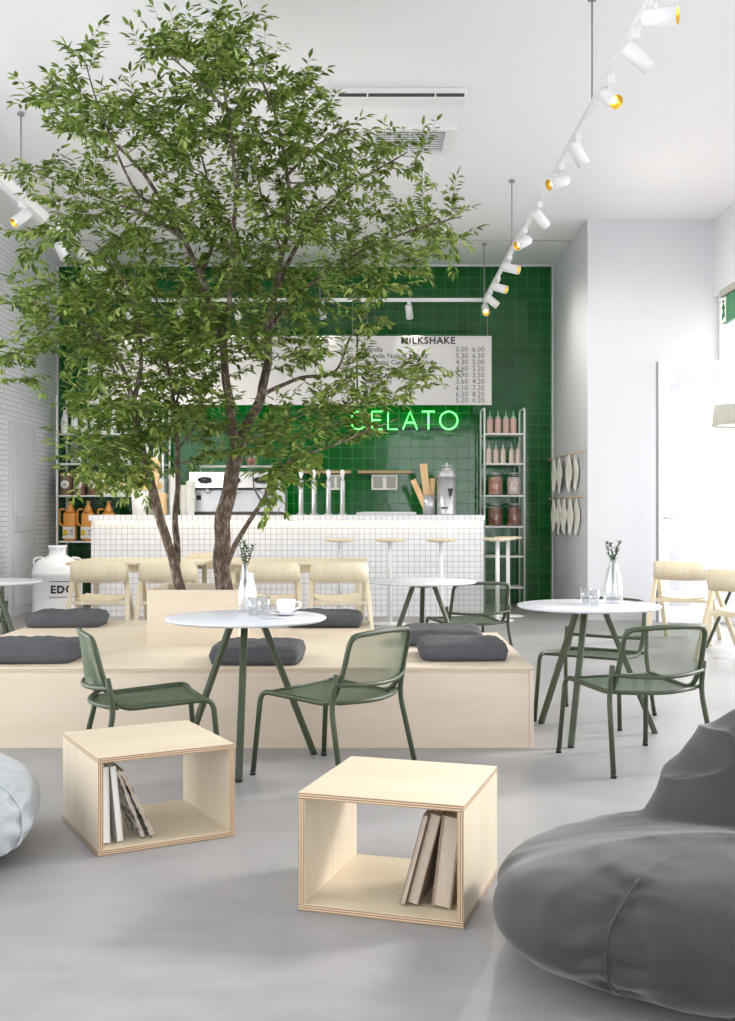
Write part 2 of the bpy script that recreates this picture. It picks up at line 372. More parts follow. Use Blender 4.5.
# ------------------------------------------------------------------ ceiling equipment
ac = thing('air_conditioner', 'white ceiling cassette air conditioner with long dark slot and square grille', 'air conditioner', (.27, 9.4, ZC))
fr = MB(); fr.box((0, -.55, -.045), (1.04, .2, .09), .012); fr.build('slot_casing', M['white_metal'], ac)
MB().box((0, -.651, -.066), (1.0, .006, .026)).build('air_slot', M['dark_slot'], ac)
for x in (-.27, .27): MB().box((x, -.655, -.06), (.012, .01, .05)).build('slot_clip', M['white_metal'], ac)
MB().box((0, .28, -.006), (1.0, 1.42, .012), .004).build('ceiling_panel', M['ceiling_paint'], ac)
g = MB()
for x0, x1, y0, y1 in ((-.2,.42,.22,.28), (-.2,.42,.84,.9), (-.3,-.2,.22,.9), (.42,.52,.22,.9)): g.box(((x0+x1)/2, (y0+y1)/2, -.024), (x1-x0, y1-y0, .03), .004)
g.build('grille_frame', M['white_metal'], ac)
MB().box((.11, .56, -.013), (.62, .56, .006)).build('grille_opening', plain('grille_grey', srgb(74,74,80), .7), ac)
s = MB()
for k in range(9): s.box((.11, .31+.062*k, -.022), (.62, .01, .012))
for k in range(3): s.box((-.05+.16*k, .56, -.026), (.012, .56, .01))
s.build('grille_slat', M['white_metal'], ac)

TZ = H+2.65
tr = thing('track_rail', 'white suspended track rail running over the room to the bar', 'light track', (0,0,TZ))
def bar(m, a, c, w=.035, h=.045):
    a = Vector(a); c = Vector(c); dd = c-a; ang = math.atan2(dd.y, dd.x)
    m.box((dd.length/2, 0, 0), (dd.length+w, w, h), .003, mat=Matrix.Translation(a) @ Matrix.Rotation(ang, 4, 'Z'))
b = MB(); bar(b, (1.47, 4.2, 0), (1.47, 13.85, 0)); b.build('rail', M['white_lamp'], tr)
b = MB(); bar(b, (1.43, 13.85, 0), (-2.89, 13.85, 0)); b.build('rail', M['white_lamp'], tr)
b = MB(); bar(b, (-2.93, 13.85, 0), (-2.93, 6.5, 0), .07, .09); b.build('rail', M['white_lamp'], tr)
for (x, y) in ((1.47, 7.2), (1.47, 11.2), (1.47, 13.85), (-.6, 13.85), (-2.93, 13.85), (-2.93, 9.3)):
    b = MB(); b.tube([(x, y, 0), (x, y, ZC-TZ-.02)], .0065, 8); b.lathe([(.03, 0), (.03, .015), (.012, .03)][::-1], 16, (x, y, ZC-TZ-.03)); b.build('suspension_rod', M['cable'], tr)
def spot(loc, dirv, label, power=30, wide=80):
    t = thing('track_spotlight', label, 'spotlight', loc, 0, 'white track spotlights')
    a = MB(); a.box((0, 0, -.015), (.045, .12, .05), .004); a.build('adapter', M['white_lamp'], t)
    d = Vector(dirv).normalized(); c = Vector((0, 0, -.12)) + Vector((d.x, d.y, 0))*.02
    a = MB(); a.tube([(0, 0, -.03), (0, 0, -.09)], .012, 8); a.build('swivel', M['white_lamp'], t)
    q = d.to_track_quat('Z', 'Y').to_matrix().to_4x4(); mt = Matrix.Translation(c) @ q
    a = MB(); a.lathe([(0, -.085), (.04, -.085), (.044, -.078), (.046, .09), (.0435, .09), (.04, .045), (0, .04)], 24, mat=mt); hd = a.build('lamp_head', M['white_lamp'], t)
    a = MB(); a.lathe([(.016, .042), (.042, .088), (.040, .088), (.014, .04)], 24, mat=mt, caps=False); a.build('reflector', M['gold'], hd)
    a = MB(); a.lathe([(0, .042), (.018, .044), (.015, .06), (0, .064)], 12, mat=mt); a.build('bulb', M['bulb'], hd)
    if power:
        l = bpy.data.lights.new('spot_beam', 'SPOT'); l.energy = power; l.color = (1,.93,.82); l.spot_size = R(wide); l.spot_blend = 1; l.shadow_soft_size = .03
        lo = bpy.data.objects.new('spot_beam', l); col.objects.link(lo); lo.location = Vector(loc)+c+d*.1; lo.rotation_euler = d.to_track_quat('-Z','Y').to_euler()
    return t
spots = [(5.6, (1,-.55,-.12), 'nearest spotlight, cut by the top edge, amber reflector facing right'),
 (6.07, (.8,.3,-.6), 'plain white spotlight second from the top edge, tilted down right'),
 (6.7, (.25,-.8,-.55), 'spotlight whose lit round yellow mouth faces the viewer beside the first hanging rod'),
 (7.72, (.5,.15,-.85), 'white spotlight below the yellow-mouthed one, pointing steeply down right'),
 (8.4, (-.85,-.35,-.35), 'spotlight with amber ring at its left end, in the middle of the track'),
 (9.43, (.6,.4,-.6), 'pale spotlight hanging just nearer than the second hanging rod'),
 (10.3, (-.8,-.5,-.5), 'spotlight with gold mouth at lower left, just above the green tiles'),
 (11.4, (.9,-.5,-.3), 'first of the close-set spotlights before green tile, gold mouth at right'),
 (12.4, (.9,-.5,-.35), 'second of the close-set spotlights before green tile, gold mouth at right'),
 (13.15, (.8,.2,-.6), 'plain white-ended spotlight beside the track corner'),
 (13.72, (0,-.8,-.6), 'farthest spotlight under the track corner with glowing round mouth')]
for y, d, l in spots: spot((1.47+.0, y, TZ-.025), d, l, 110 if 9 < y < 11 else 25 if y > 13 else 40, 130 if y > 9 else 80)
for px, l in ((128, 'leftmost white spotlight on the cross rail behind the leaves'), (180, 'second white spotlight from the left on the cross rail'), (237, 'third white spotlight from the left on the cross rail'), (322, 'fourth white spotlight from the left on the cross rail'), (409, 'white spotlight on the cross rail right of the tree crown')):
    spot((px2x(px, 13.85), 13.85, TZ-.025), (.1,.5,-.75), l, 30, 110)
for y, l in ((10.5, 'added left-rail fill spotlight hidden among leaves, nearer one'), (11.5, 'added left-rail fill spotlight hidden among leaves, middle one'), (12.5, 'added left-rail fill spotlight hidden among leaves, farthest one')):
    spot((-2.93, y, TZ-.045), (.35,.45,-1), l, 80, 110)  # extra heads added on the left rail to brighten the bar
t = spot((-2.93, 9.35, TZ-.045), (-.5,-.5,-.6), 'white spotlight on the left rail among the leaves')

# exit sign and pendant lamp by the window
ex = thing('exit_sign', 'green emergency exit sign with white running figure, on the window wall', 'sign', (3.92, 11.6, 3.46))
MB().box((.0, 0, 0), (.05, .96, .29), .004).build('sign_box', M['exit_green'], ex)
MB().box((-.0, 0, .19), (.1, 1.0, .08), .006).build('casing', M['shade'], ex)
MB().box((-.027, .405, 0), (.006, .12, .27)).box((-.027, -.1, 0), (.006, .05, .1)).box((-.027, -.17, .0), (.006, .14, .035)).prism([(0,0),(0,0.001),(0.001,0)],0,.001).build('white_band', M['paper'], ex)
f = MB(); f.lathe([(0,-.02),(.02,0),(0,.02)], 8, mat=Matrix.Translation((-.033, .41, .09)))
f.tube([(-.033, .41, .06), (-.033, .40, -.02), (-.033, .375, -.08)], .014, 6).tube([(-.033, .40, -.02), (-.033, .43, -.05), (-.033, .445, -.1)], .012, 6).tube([(-.033, .37, .01), (-.033, .41, .05), (-.033, .45, .02)], .01, 6)
f.build('running_figure', M['exit_green'], ex)
pl = thing('pendant_lamp', 'pale grey drum pendant lamp cut by the right edge', 'lamp', (3.47, 10.1, 2.045))
MB().lathe([(.30, 0), (.27, .19), (.05, .2), (.05, .195), (.265, .185), (.295, 0)], 40, caps=False).build('lamp_shade', M['shade'], pl)
MB().lathe([(0, .03), (.28, .03), (.28, .02), (0, .02)], 32).build('diffuser', emis('lamp_diffuser', (1,.96,.88,1), 1.2), pl)
MB().tube([(0,0,.19), (0,0,ZC-2.045)], .005, 6).build('cord', M['paper'], pl)

# ------------------------------------------------------------------ menu boards
MY = 13.95
def board(px0, px1, label, lines, title):
    a = at(px0, 336, MY); c = at(px1, 405, MY); w = c.x-a.x; hgt = a.z-c.z
    t = thing('menu_board', label, 'menu board', (a.x, MY, c.z), 0, 'menu boards above the bar')
    MB().box((w/2, 0, hgt/2), (w, .02, hgt), .003).build('panel', M['board'], t)
    for (txt, px, py, sz, al, bold, mk) in lines + title:
        p = at(px, py, MY); vs, fs = text_mesh(txt, sz, bold, al, .001, 1.12 if bold > .002 else 1.0)
        m = MB(); m.add(vs, fs, mat=Matrix.Translation((p.x-a.x, -.012, p.z-c.z)) @ STAND)
        m.build('title_lettering' if bold > .002 else 'price_lettering' if txt[0].isdigit() else 'item_lettering', M[mk], t)
    for x in (.12, w-.05):
        MB().tube([(x, 0, hgt), (x, 0, TZ-c.z-.02)], .004, 6).build('hanging_cable', M['cable'], t)
    return t
rows_y = [353, 359.6, 366, 372.5, 379, 385.3, 391.8, 398.2, 404][:9]
rows_y = [351.8, 358.2, 364.6, 371, 377.4, 383.8, 390.2, 396.6, 402.6]
names = ['Vanilla', 'Nutella Nulada Mocha', 'Tiramisu Caramel Colada', 'Milk Chocolate', 'Warm Nutella', 'Blueberry', 'Bubble']
p1 = ['5.00','5.30','4.30','4.60','2.90','3.60','6.10','6.30','5.20']; p2 = ['6.00','6.30','5.00','5.20','3.50','4.20','7.20','8.20','6.20']
L = [(n, 364.5, rows_y[i], .088, 'LEFT', .001, 'ink_grey') for i, n in enumerate(names)]
L += [(q, 468, rows_y[i], .092, 'RIGHT', 0, 'ink_grey') for i, q in enumerate(p1)] + [(q, 484.5, rows_y[i], .092, 'RIGHT', 0, 'ink_grey') for i, q in enumerate(p2)]
board(358, 491.5, 'right-hand white menu board headed MILKSHAKE with two price columns', L, [('MILKSHAKE', 428, 343.8, .122, 'CENTER', .003, 'ink')])
L = [(q, 353, rows_y[i], .092, 'RIGHT', 0, 'ink_grey') for i, q in enumerate(['5.50','4.20','6.30','7.20','3.50','4.60','7.30','7.30','7.20'])]
board(213, 356.4, 'middle white menu board headed Topping Gluten Free behind the tree', L, [('Topping', 246, 343.3, .118, 'CENTER', .003, 'ink'), ('Gluten Free', 303, 343.3, .118, 'CENTER', .003, 'ink')])
board(88, 211.5, 'leftmost white menu board almost covered by leaves', [(q, 205, rows_y[i], .092, 'RIGHT', 0, 'ink_grey') for i, q in enumerate(p2)], [])

# neon lettering
ne = thing('neon_sign', 'glowing green neon lettering GELATO on the green tile wall', 'neon sign', at(350, 430, 15.04))
LH = .245
def arc(cx, cz, rx, rz, a0, a1, n=16): return [(cx+rx*math.cos(R(a0+(a1-a0)*k/n)), 0, cz+rz*math.sin(R(a0+(a1-a0)*k/n))) for k in range(n+1)]
glyph = {'G': [arc(.11,.135,.11,.135,50,330)+[(.215,0,.12),(.12,0,.12)]], 'E': [[(.15,0,.27),(0,0,.27),(0,0,0),(.15,0,0)], [(0,0,.14),(.13,0,.14)]],
 'L': [[(0,0,.27),(0,0,0),(.14,0,0)]], 'A': [[(0,0,0),(.105,0,.27),(.21,0,0)], [(.04,0,.1),(.17,0,.1)]], 'T': [[(0,0,.27),(.19,0,.27)], [(.095,0,.27),(.095,0,0)]],
 'O': [arc(.13,.135,.13,.135,0,360,28)]}
for ch, px in zip('GELATO', (351, 372, 388, 403, 422, 440)):
    x = (px-350)*15.04/F; m = MB()
    for st in glyph[ch]: m.tube([(p[0]*.92+x, p[1], p[2]*.9+.01) for p in st], .0085, 8)
    m.build('neon_letter', M['neon'], ne)
MB().box((.73, .045, .02), (1.5, .012, .02)).build('mounting_strip', M['black'], ne)

# ------------------------------------------------------------------ counter
CT = 1.216; CYF = 13.1; cx0, cx1 = px2x(89, CYF), px2x(485, CYF)
ct = thing('bar_counter', 'long bar counter faced with small white square tiles and lit under its lip', 'counter', ((cx0+cx1)/2, CYF, 0))
w = cx1-cx0
MB().box((0, .38, (CT-.026)/2), (w-.02, .64, CT-.03)).build('tiled_body', M['mosaic'], ct)
MB().box((0, .37, CT-.0125), (w, .74, .025), .002).build('worktop', plain('white_worktop', srgb(238,238,240), .8, spec=.1), ct)
MB().box((0, -.011, CT-.034), (w, .02, .068), .002).build('tiled_lip', tile_mat('lip_mosaic', srgb(240,240,242), srgb(247,247,249), srgb(172,170,180), .066, .066, .0026, 'XZ', 0, .4, .3, 0, (0, -.028)), ct)
ls = MB(); ls.box((0, .015, CT-.032), (w-.1, .012, .01)); ls.build('light_strip', M['led'], ct)
def stool(loc, label, first=[None]):
    if first[0]: return again(first[0], label, loc)
    t = thing('bar_stool', label, 'bar stool', loc, 0, 'bar stools along the counter')
    MB().lathe([(0, .925), (.155, .925), (.165, .932), (.165, .95), (.158, .957), (0, .957)], 36).build('seat', M['chair_wood'], t)
    MB().lathe([(.024, .012), (.024, .925)], 16).lathe([(.09,.915),(.09,.925)], 20).build('pole', M['white_metal'], t)
    MB().lathe([(0, 0), (.19, 0), (.19, .008), (.03, .02), (0, .02)], 36).build('base', M['white_metal'], t)
    first[0] = t; return t
for px, Y, l in ((340, 12.3, 'bar stool nearest the beer taps, leftmost of the round wooden stools'), (390, 12.3, 'middle round bar stool in front of the tiled counter'), (441, 12.3, 'bar stool before the counter under the steel urn'), (497.5, 12.7, 'bar stool past the counter end, left of the pair by the jar shelf'), (508, 13.25, 'bar stool past the counter end, right of the pair by the jar shelf')):
    stool((px2x(px, Y), Y, 0), l)

# things on the counter, standing at depth Y
def ctop(px, Y=13.5): return (px2x(px, Y), Y, CT+.001)
S = 13.5/F
em = thing('espresso_machine', 'silver espresso machine on the counter behind the thick trunk', 'coffee machine', ctop(237))
w = 1.18
body = MB(); body.prism([(-.05,.0), (-.05,.27), (-.04,.29), (.42,.29), (.42,0)], -w/2, w/2, mat=Matrix(((0,0,1,0),(1,0,0,0),(0,1,0,.03),(0,0,0,1))))
body.build('lower_body', M['steel'], em)
body = MB(); body.prism([(-.13,.30), (-.05,.49), (.0,.5), (.42,.5), (.42,.30)], -w/2+.02, w/2-.05, mat=Matrix(((0,0,1,0),(1,0,0,0),(0,1,0,.03),(0,0,0,1))))
body.build('upper_body', M['steel'], em)
MB().box((0, .1, .325), (w-.02, .38, .02)).build('shadow_gap', M['black'], em)
MB().box((0, .1, .02), (w-.06, .36, .04), .004).build('drip_tray', M['dark_slot'], em)
for x in (-.38, -.03, .3):
    m = MB(); m.lathe([(0, 0), (.085, 0), (.085, .012), (0, .012)], 24, mat=Matrix.Translation((x, -.105, .425)) @ Matrix.Rotation(R(67), 4, 'X') @ Matrix.Diagonal((1, .42, 1, 1)))
    m.build('grip_recess', M['black'], em)
    m = MB(); m.lathe([(0, 0), (.03, .01), (.034, .05), (.02, .07), (0, .07)], 16, mat=Matrix.Translation((x+.03, -.05, .29)) @ Matrix.Rotation(R(90), 4, 'X')); m.box((x+.03, -.075, .29), (.12, .02, .018), .006); m.build('steam_knob', M['steel'], em)
MB().box((-.46, -.055, .21), (.055, .012, .055)).build('badge', M['black'], em); MB().box((.36, -.055, .19), (.07, .012, .04)).build('badge', M['black'], em)
m = MB(); m.tube([(-.5,0,.53),(-.5,0,.6),(.48,0,.6),(.48,0,.53)], .006, 6); m.tube([(-.5,.35,.53),(-.5,.35,.6),(.48,.35,.6),(.48,.35,.53)], .006, 6); m.build('cup_rail', M['steel'], em)
for x in (-.5, .5): MB().box((x, .05, .015), (.05, .05, .03), .004).build('foot', M['black'], em)
m = MB(); m.lathe([(.04, .53), (.05, .6), (.085, .72), (.085, .74), (.0, .745)], 20, (.16, .2, 0)); m.build('grinder_hopper', M['glass'], em)
m = MB(); m.lathe([(.0,.70),(.08,.7),(.048,.61),(0,.6)][::-1], 20, (.16, .2, 0)); m.build('coffee_beans', M['nuts'], em)

def cups(px, h, r, label, Y=13.35):
    m = MB(); z = 0; k = 0
    while z < h-.09: m.lathe([(r*.8, z+.0), (r*.97, z+.09), (r*1.03, z+.092), (r*1.03, z+.1), (r*.95, z+.1), (r*.78, z+.004)], 20); z += .022; k += 1
    return tag(m.build('cup_stack', M['paper'], loc=ctop(px, Y)), label, 'paper cups', 'stacks of paper cups')
cups(173.5, .5, .045, 'tall stack of white paper cups left of the right-hand slim stem')
cups(183.5, .37, .045, 'shorter stack of white paper cups, middle of the three stacks', 13.45)
cups(190.5, .41, .055, 'stack of white paper cups touching the espresso machine', 13.26)
def bucket(px, label, Y=13.4, h=.3, r=.11, tall=.33, mat='cone'):
    t = thing('wafer_bucket', label, 'bucket', ctop(px, Y), 0, 'white buckets on the counter')
    m = MB(); m.lathe([(0,0), (r*.8,0), (r,h), (r*.95,h), (r*.77,.01), (0,.01)], 24); m.tube([(r*math.cos(a), r*math.sin(a), h) for a in [2*math.pi*k/20 for k in range(20)]], .006, 6, closed=True); m.build('pail', M['paper'], t)
    return t
bucket(140, 'white bucket of paper sleeves, left on the counter'); bucket(146.5, 'white bucket close behind the slanting slim trunk', 13.65, .28)
def sleeve(px, pz0, pz1, lean, wd, label, Y=13.4, m_='kraft'):
    m = MB(); hh = (pz0-pz1)*Y/F
    m.box((0, 0, hh/2), (wd, .05, hh), .01, mat=Matrix.Rotation(lean, 4, 'Y'))
    p = at(px, pz0, Y)
    return tag(m.build('paper_sleeve', M[m_], loc=p), label, 'paper sleeve', 'paper sleeves in the buckets')
sleeve(137, 508, 473, -.05, .1, 'yellow paper sleeve, left one in the counter bucket')
sleeve(144, 508, 474, .02, .09, 'yellow paper sleeve, right one in the counter bucket', 13.42)
sleeve(152, 495, 458, .12, .13, 'upright cream paper sleeve above the bucket beside the trunk', 13.66, 'cone')
t = MB(); t.lathe([(0,0),(.06,0),(.062,.02),(.062,.25),(.055,.27),(0,.27)], 20); tag(t.build('storage_tin', M['cone'], loc=ctop(162.5, 13.6)), 'tan cylindrical tin on the counter between the two slim stems', 'tin')

def tap(px, label):
    t = thing('beer_tap', label, 'beer tap', ctop(px, 13.5), 0, 'tall steel taps on the counter')
    MB().lathe([(0,0),(.055,0),(.055,.012),(.032,.02),(.032,.4),(.028,.43),(0,.43)], 20).build('column', M['steel'], t)
    MB().lathe([(.012,.43),(.014,.46),(.026,.49),(.03,.52),(.02,.55),(0,.556)], 16).build('handle', M['porcelain'], t)
    m = MB(); m.tube([(0,.03,.36),(0,.09,.35),(0,.1,.31)], .012, 8); m.build('spout', M['steel'], t)
for px, l in ((301, 'leftmost tall steel beer tap, partly behind leaves'), (314, 'second tall steel tap from the left'), (328.5, 'third tall steel tap from the left'), (342.5, 'rightmost tall steel tap beside the wall sockets')): tap(px, l)
tag(MB().box((.1, .0, .018), (.74, .3, .034), .004).box((.1,-.02,.037),(.6,.2,.004)).build('drinks_cooler', M['steel'], loc=(px2x(378, 13.78), 13.68, CT-.0)), 'low stainless tray along the back of the counter right of the taps', 'tray')
bk = thing('wafer_holder', 'steel holder with long wafer rolls beside the urn', 'holder', ctop(429, 13.45))
MB().lathe([(0,0),(.07,0),(.085,.24),(.08,.24),(.066,.01),(0,.01)], 24).build('cup', M['steel'], bk)
for x, a, l, hh, wd in ((-.03, -.42, 'slanting wafer roll leaning left in the steel holder', .44, .07), (.0, -.12, 'tallest wafer roll, middle of the steel holder', .6, .09), (.035, .06, 'short wafer roll at the right side of the steel holder', .42, .07)):
    m = MB(); m.box((0,0,hh/2), (wd, .024, hh), .008, mat=Matrix.Rotation(a, 4, 'Y'))
    tag(m.build('wafer_roll', M['cone'], loc=(bk.location.x+x*.6, 13.45+(.03 if x > 0 else -.03 if x < 0 else 0), CT+.03)), l, 'wafer roll', 'wafer rolls in the steel holder')
ur = thing('drinks_urn', 'polished steel urn with domed lid at the right end of the counter', 'urn', ctop(446.5, 13.4))
MB().lathe([(0,0),(.118,0),(.122,.012),(.118,.03),(.118,.45)], 32).build('body', M['steel'], ur)
MB().lathe([(.124,.45),(.122,.48),(.1,.54),(.06,.575),(0,.585)], 32).build('lid', M['steel'], ur)
MB().lathe([(.012,.58),(.012,.6),(.022,.615),(.018,.635),(0,.64)], 12).build('lid_knob', M['steel'], ur)
MB().tube([(-.06,0,.56),(-.06,0,.6),(.06,0,.6),(.06,0,.56)], .007, 6).build('lid_handle', M['steel'], ur)
m = MB(); m.box((.04,-.12,.31),(.06,.02,.02)); m.prism([(-.028,.08),(.028,.08),(.01,.0),(-.01,0)], -.13, -.115, mat=Matrix(((1,0,0,.04),(0,0,1,0),(0,1,0,.22),(0,0,0,1)))); m.build('tap', M['black'], ur)
m = MB()
for x in (-.06,-.03,0): m.box((x,-.119,.085), (.018,.012,.022), .002)
m.build('gauge_button', M['black'], ur)

# sockets and wooden rails on the tile
for (a, c, l) in ((302, 351, 'left thin wooden rail on green tile behind the taps'), (358, 411, 'right thin wooden rail on green tile above the sockets')):
    p = at(a, 472, 15.05); q = at(c, 472, 15.05)
    tag(MB().box(((p.x+q.x)/2, 15.06, p.z), (q.x-p.x, .06, .035), .004).build('wooden_rail', M['rail_wood']), l, 'rail', 'wooden rails on the tile wall')
for (a, c, l) in ((327, 344, 'white wall socket plate seen between the taps'), (371.5, 397.5, 'large white double socket plate under the right wooden rail')):
    p = at(a, 474.5, 15.08); q = at(c, 490, 15.08); t = thing('wall_socket', l, 'socket', ((p.x+q.x)/2, 15.085, q.z), 0, 'wall sockets above the counter')
    ww = q.x-p.x; hh = p.z-q.z
    MB().box((0,0,hh/2), (ww,.02,hh), .004).build('cover_plate', M['paper'], t)
    for x in (-ww/4, ww/4): MB().box((x,-.012,hh/2), (ww*.36,.008,hh*.7), .003).box((x,-.018,hh/2),(.02,.006,.05)).build('outlet', M['shade'], t)

# ------------------------------------------------------------------ shelving racks
def zof(py, Y=14.5): return H-(py-CY)*Y/F
LV = [zof(433), zof(463), zof(495), zof(541)]
def rack(name, label, x0, x1, ztop, levels, y0=14.5, y1=14.98, arch=False):
    t = thing(name, label, 'shelf', ((x0+x1)/2, y0, 0), 0)
    w = (x1-x0)/2
    for sx in (-1, 1):
        if arch:
            m = MB(); m.tube(fillet([(sx*w,0,0),(sx*w,0,ztop),(sx*w,y1-y0,ztop),(sx*w,y1-y0,0)], .06), .013, 8); m.build('side_frame', M['white_metal'], t)
        else:
            for yy in (0, y1-y0): MB().box((sx*w, yy, ztop/2), (.024, .024, ztop), .002).build('upright', M['white_metal'], t)
    for z in levels:
        MB().box((0, (y1-y0)/2, z-.012), (2*w-.026, y1-y0-.03, .022), .003).build('shelf_board', M['white_metal'], t)
    return t
rl = rack('shelving_rack', 'wide white metal shelving rack of bottles left of the bar', px2x(57,14.5), px2x(163,14.5), zof(395), LV+[.62, .12])
rr = rack('shelving_rack', 'narrow white metal rack of jars right of the bar', px2x(484.5,14.5), px2x(524.5,14.5), zof(408), [zof(k) for k in (433,463,495,526,556,587)], arch=True)
def place(proto, px, z, Y, label):
    return again(proto, label, (px2x(px, Y), Y, z))
def retire(o):
    for c in list(o.children): retire(c)
    bpy.data.objects.remove(o)
ORD = ['first','second','third','fourth','fifth','sixth','seventh','eighth','ninth','tenth','eleventh']
def row(maker, pxs, z, Y, fmt):
    p = maker()
    for i, px in enumerate(pxs):
        l = fmt.format(ORD[i])
        if i == 0: p.location = (px2x(px, Y), Y, z); p['label'] = l
        else: again(p, l, (px2x(px, Y), Y, z))
def milk():
    t = thing('milk_bottle', '', 'bottle', group='white bottles on the top left shelf')
    MB().lathe([(0,0),(.042,0),(.045,.02),(.045,.17),(.036,.21),(.02,.26),(.018,.29)], 20).build('bottle_body', M['porcelain'], t)
    MB().lathe([(.021,.29),(.021,.315),(0,.315)], 16).build('cap', M['paper'], t); return t
row(milk, [64.5,74.5,84,93.5,103.5,113.5,123.5,134,144.5,155], LV[0], 14.62, '{} white bottle from the left on the top shelf')
def milk2():
    t = milk(); t['group'] = 'white bottles on the second left shelf'; return t
row(milk2, [137,146,156.5], LV[1], 14.62, '{} white bottle from left behind the trunks, second shelf')
def jar(h=.29, r=.085, fill='glassy', cap='steel', grp='jars', fm='porcelain', fh=.5):
    t = thing('storage_jar', '', 'jar', group=grp)
    MB().lathe([(0,0),(r*.95,0),(r,.012),(r,h*.78),(r*.75,h*.88),(r*.72,h*.93)], 28).build('glass_body', M['glass'], t)
    MB().lathe([(r*.78,h*.92),(r*.78,h),(0,h)], 28).build('lid', M[cap], t)
    MB().lathe([(0,.01),(r*.9,.01),(r*.93,.02),(r*.93,h*fh),(0,h*fh+.01)], 24).build('filling', M[fm], t)
    return t
row(lambda: jar(grp='clip jars on the second left shelf', fm='porcelain', fh=.45), [76.5, 92.5, 109, 125], LV[1], 14.65, '{} glass jar from the left on the left second shelf')
def canister():
    t = thing('cocoa_canister', '', 'canister', group='brown canisters on the left shelf')
    MB().lathe([(0,0),(.08,0),(.082,.01),(.082,.25),(.075,.27),(0,.27)], 28).build('tin', M['choc'], t)
    MB().lathe([(.084,.25),(.084,.29),(0,.29)], 28).build('lid', M['cone'], t)
    MB().lathe([(.04,0),(.055,0),(.055,.006),(.04,.006)], 24, mat=Matrix.Translation((0,-.081,.14)) @ Matrix.Rotation(R(90),4,'X')).lathe([(0,0),(.026,0),(.026,.006),(0,.006)], 16, mat=Matrix.Translation((0,-.081,.14)) @ Matrix.Rotation(R(90),4,'X')).build('round_label', M['paper'], t)
    return t
row(canister, [66.5, 79.5, 93.5], LV[2], 14.62, '{} brown canister from the left with a round white emblem')
def tub():
    t = thing('paper_tub', '', 'tub', group='pale tubs on the third left shelf')
    MB().box((0,0,.11), (.13,.13,.22), .01).build('carton', M['paper'], t); MB().box((0,-.067,.12),(.08,.004,.08)).build('label_print', M['kraft'], t); return t
row(tub, [107,121,161], LV[2], 14.62, '{} pale carton from the left on the third shelf')
def jug():
    t = thing('juice_jug', '', 'jug', group='orange juice jugs on the low left shelf'); t.scale = (1.1, 1.1, 1.1)
    m = MB(); m.box((.015,0,.17), (.15,.13,.34), .03, seg=3, smooth=True); m.lathe([(.065,.33),(.05,.38),(.025,.43),(.022,.45)], 16, (.015,0,0)); m.build('jug_body', M['orange_juice'], t)
    MB().lathe([(.027,.445),(.027,.48),(0,.48)], 16, (.015,0,0)).build('cap', M['kraft'], t)
    MB().tube(fillet([(-.05,0,.38),(-.115,0,.38),(-.115,0,.2),(-.05,0,.17)], .03), .013, 8).build('handle', M['orange_juice'], t)
    MB().box((.015,-.067,.1), (.148,.006,.14)).build('label', M['paper'], t)
    m = MB()
    for x, z in ((-.03,.12),(-.015,.09),(-.04,.085)): m.lathe([(0,0),(.02,0),(.02,.004),(0,.004)], 12, mat=Matrix.Translation((x,-.07,z)) @ Matrix.Rotation(R(90),4,'X'))
    m.build('label_print', M['yellow_print'], t); m = MB()
    for z in (.08,.11,.13): m.box((.05,-.071,z),(.045,.002,.008))
    m.build('label_lines', M['ink_grey'], t)
    return t
row(jug, [69, 87, 107.5], LV[3], 14.62, '{} orange juice jug from the left on the low shelf')
def sauce():
    t = thing('sauce_jar', '', 'jar', group='dark red jars behind the counter edge')
    MB().lathe([(0,0),(.06,0),(.065,.02),(.065,.2),(.04,.24)], 20).build('jar_body', M['red_jar'], t); MB().lathe([(.035,.23),(.015,.3),(0,.33)], 14).build('nozzle', M['red_jar'], t); return t
row(sauce, [121.5, 131.5], LV[3], 14.62, '{} dark red sauce container right of the orange jugs')
RV = [zof(k) for k in (433,463,495,526)]
def squeeze():
    t = thing('sauce_bottle', '', 'bottle', group='pink sauce bottles on the top right shelf')
    MB().lathe([(0,0),(.04,0),(.042,.01),(.042,.19),(.03,.21)], 20).build('bottle_body', M['pinky'], t)
    MB().lathe([(.03,.205),(.03,.225),(.012,.24),(.004,.31),(0,.315)], 14).build('nozzle', M['teal_tip'], t); return t
row(squeeze, [490,498,506,513.5], RV[0], 14.65, '{} pink sauce bottle from the left on the narrow rack')
def pump():
    t = thing('syrup_bottle', '', 'bottle', group='syrup pump bottles on the second right shelf')
    MB().lathe([(0,0),(.035,0),(.036,.01),(.036,.17),(.015,.21)], 20).build('bottle_body', M['beige_liq'], t)
    MB().lathe([(.016,.205),(.016,.25),(.006,.255),(.006,.29),(0,.29)], 12).tube([(0,0,.285),(0,-.045,.28)], .006, 6).build('pump', M['steel'], t); return t
row(pump, [489,496,503,511.5,518], RV[1], 14.65, '{} pump bottle of syrup from the left, narrow rack')
for px, lv, fm, l in ((495.5, 2, 'candy', 'glass jar of mixed red sweets, left on the third rack shelf'), (514, 2, 'candy_white', 'glass jar of white sweets, right on the third rack shelf'), (495.5, 3, 'nuts', 'left jar of brown nuts on the fourth rack shelf'), (514, 3, 'nuts', 'right jar of brown nuts on the fourth rack shelf')):
    j = jar(.3, .098, grp='sweet jars on the narrow rack', fm=fm, fh=.78); j['label'] = l; j.location = (px2x(px,14.68), 14.68, RV[lv])

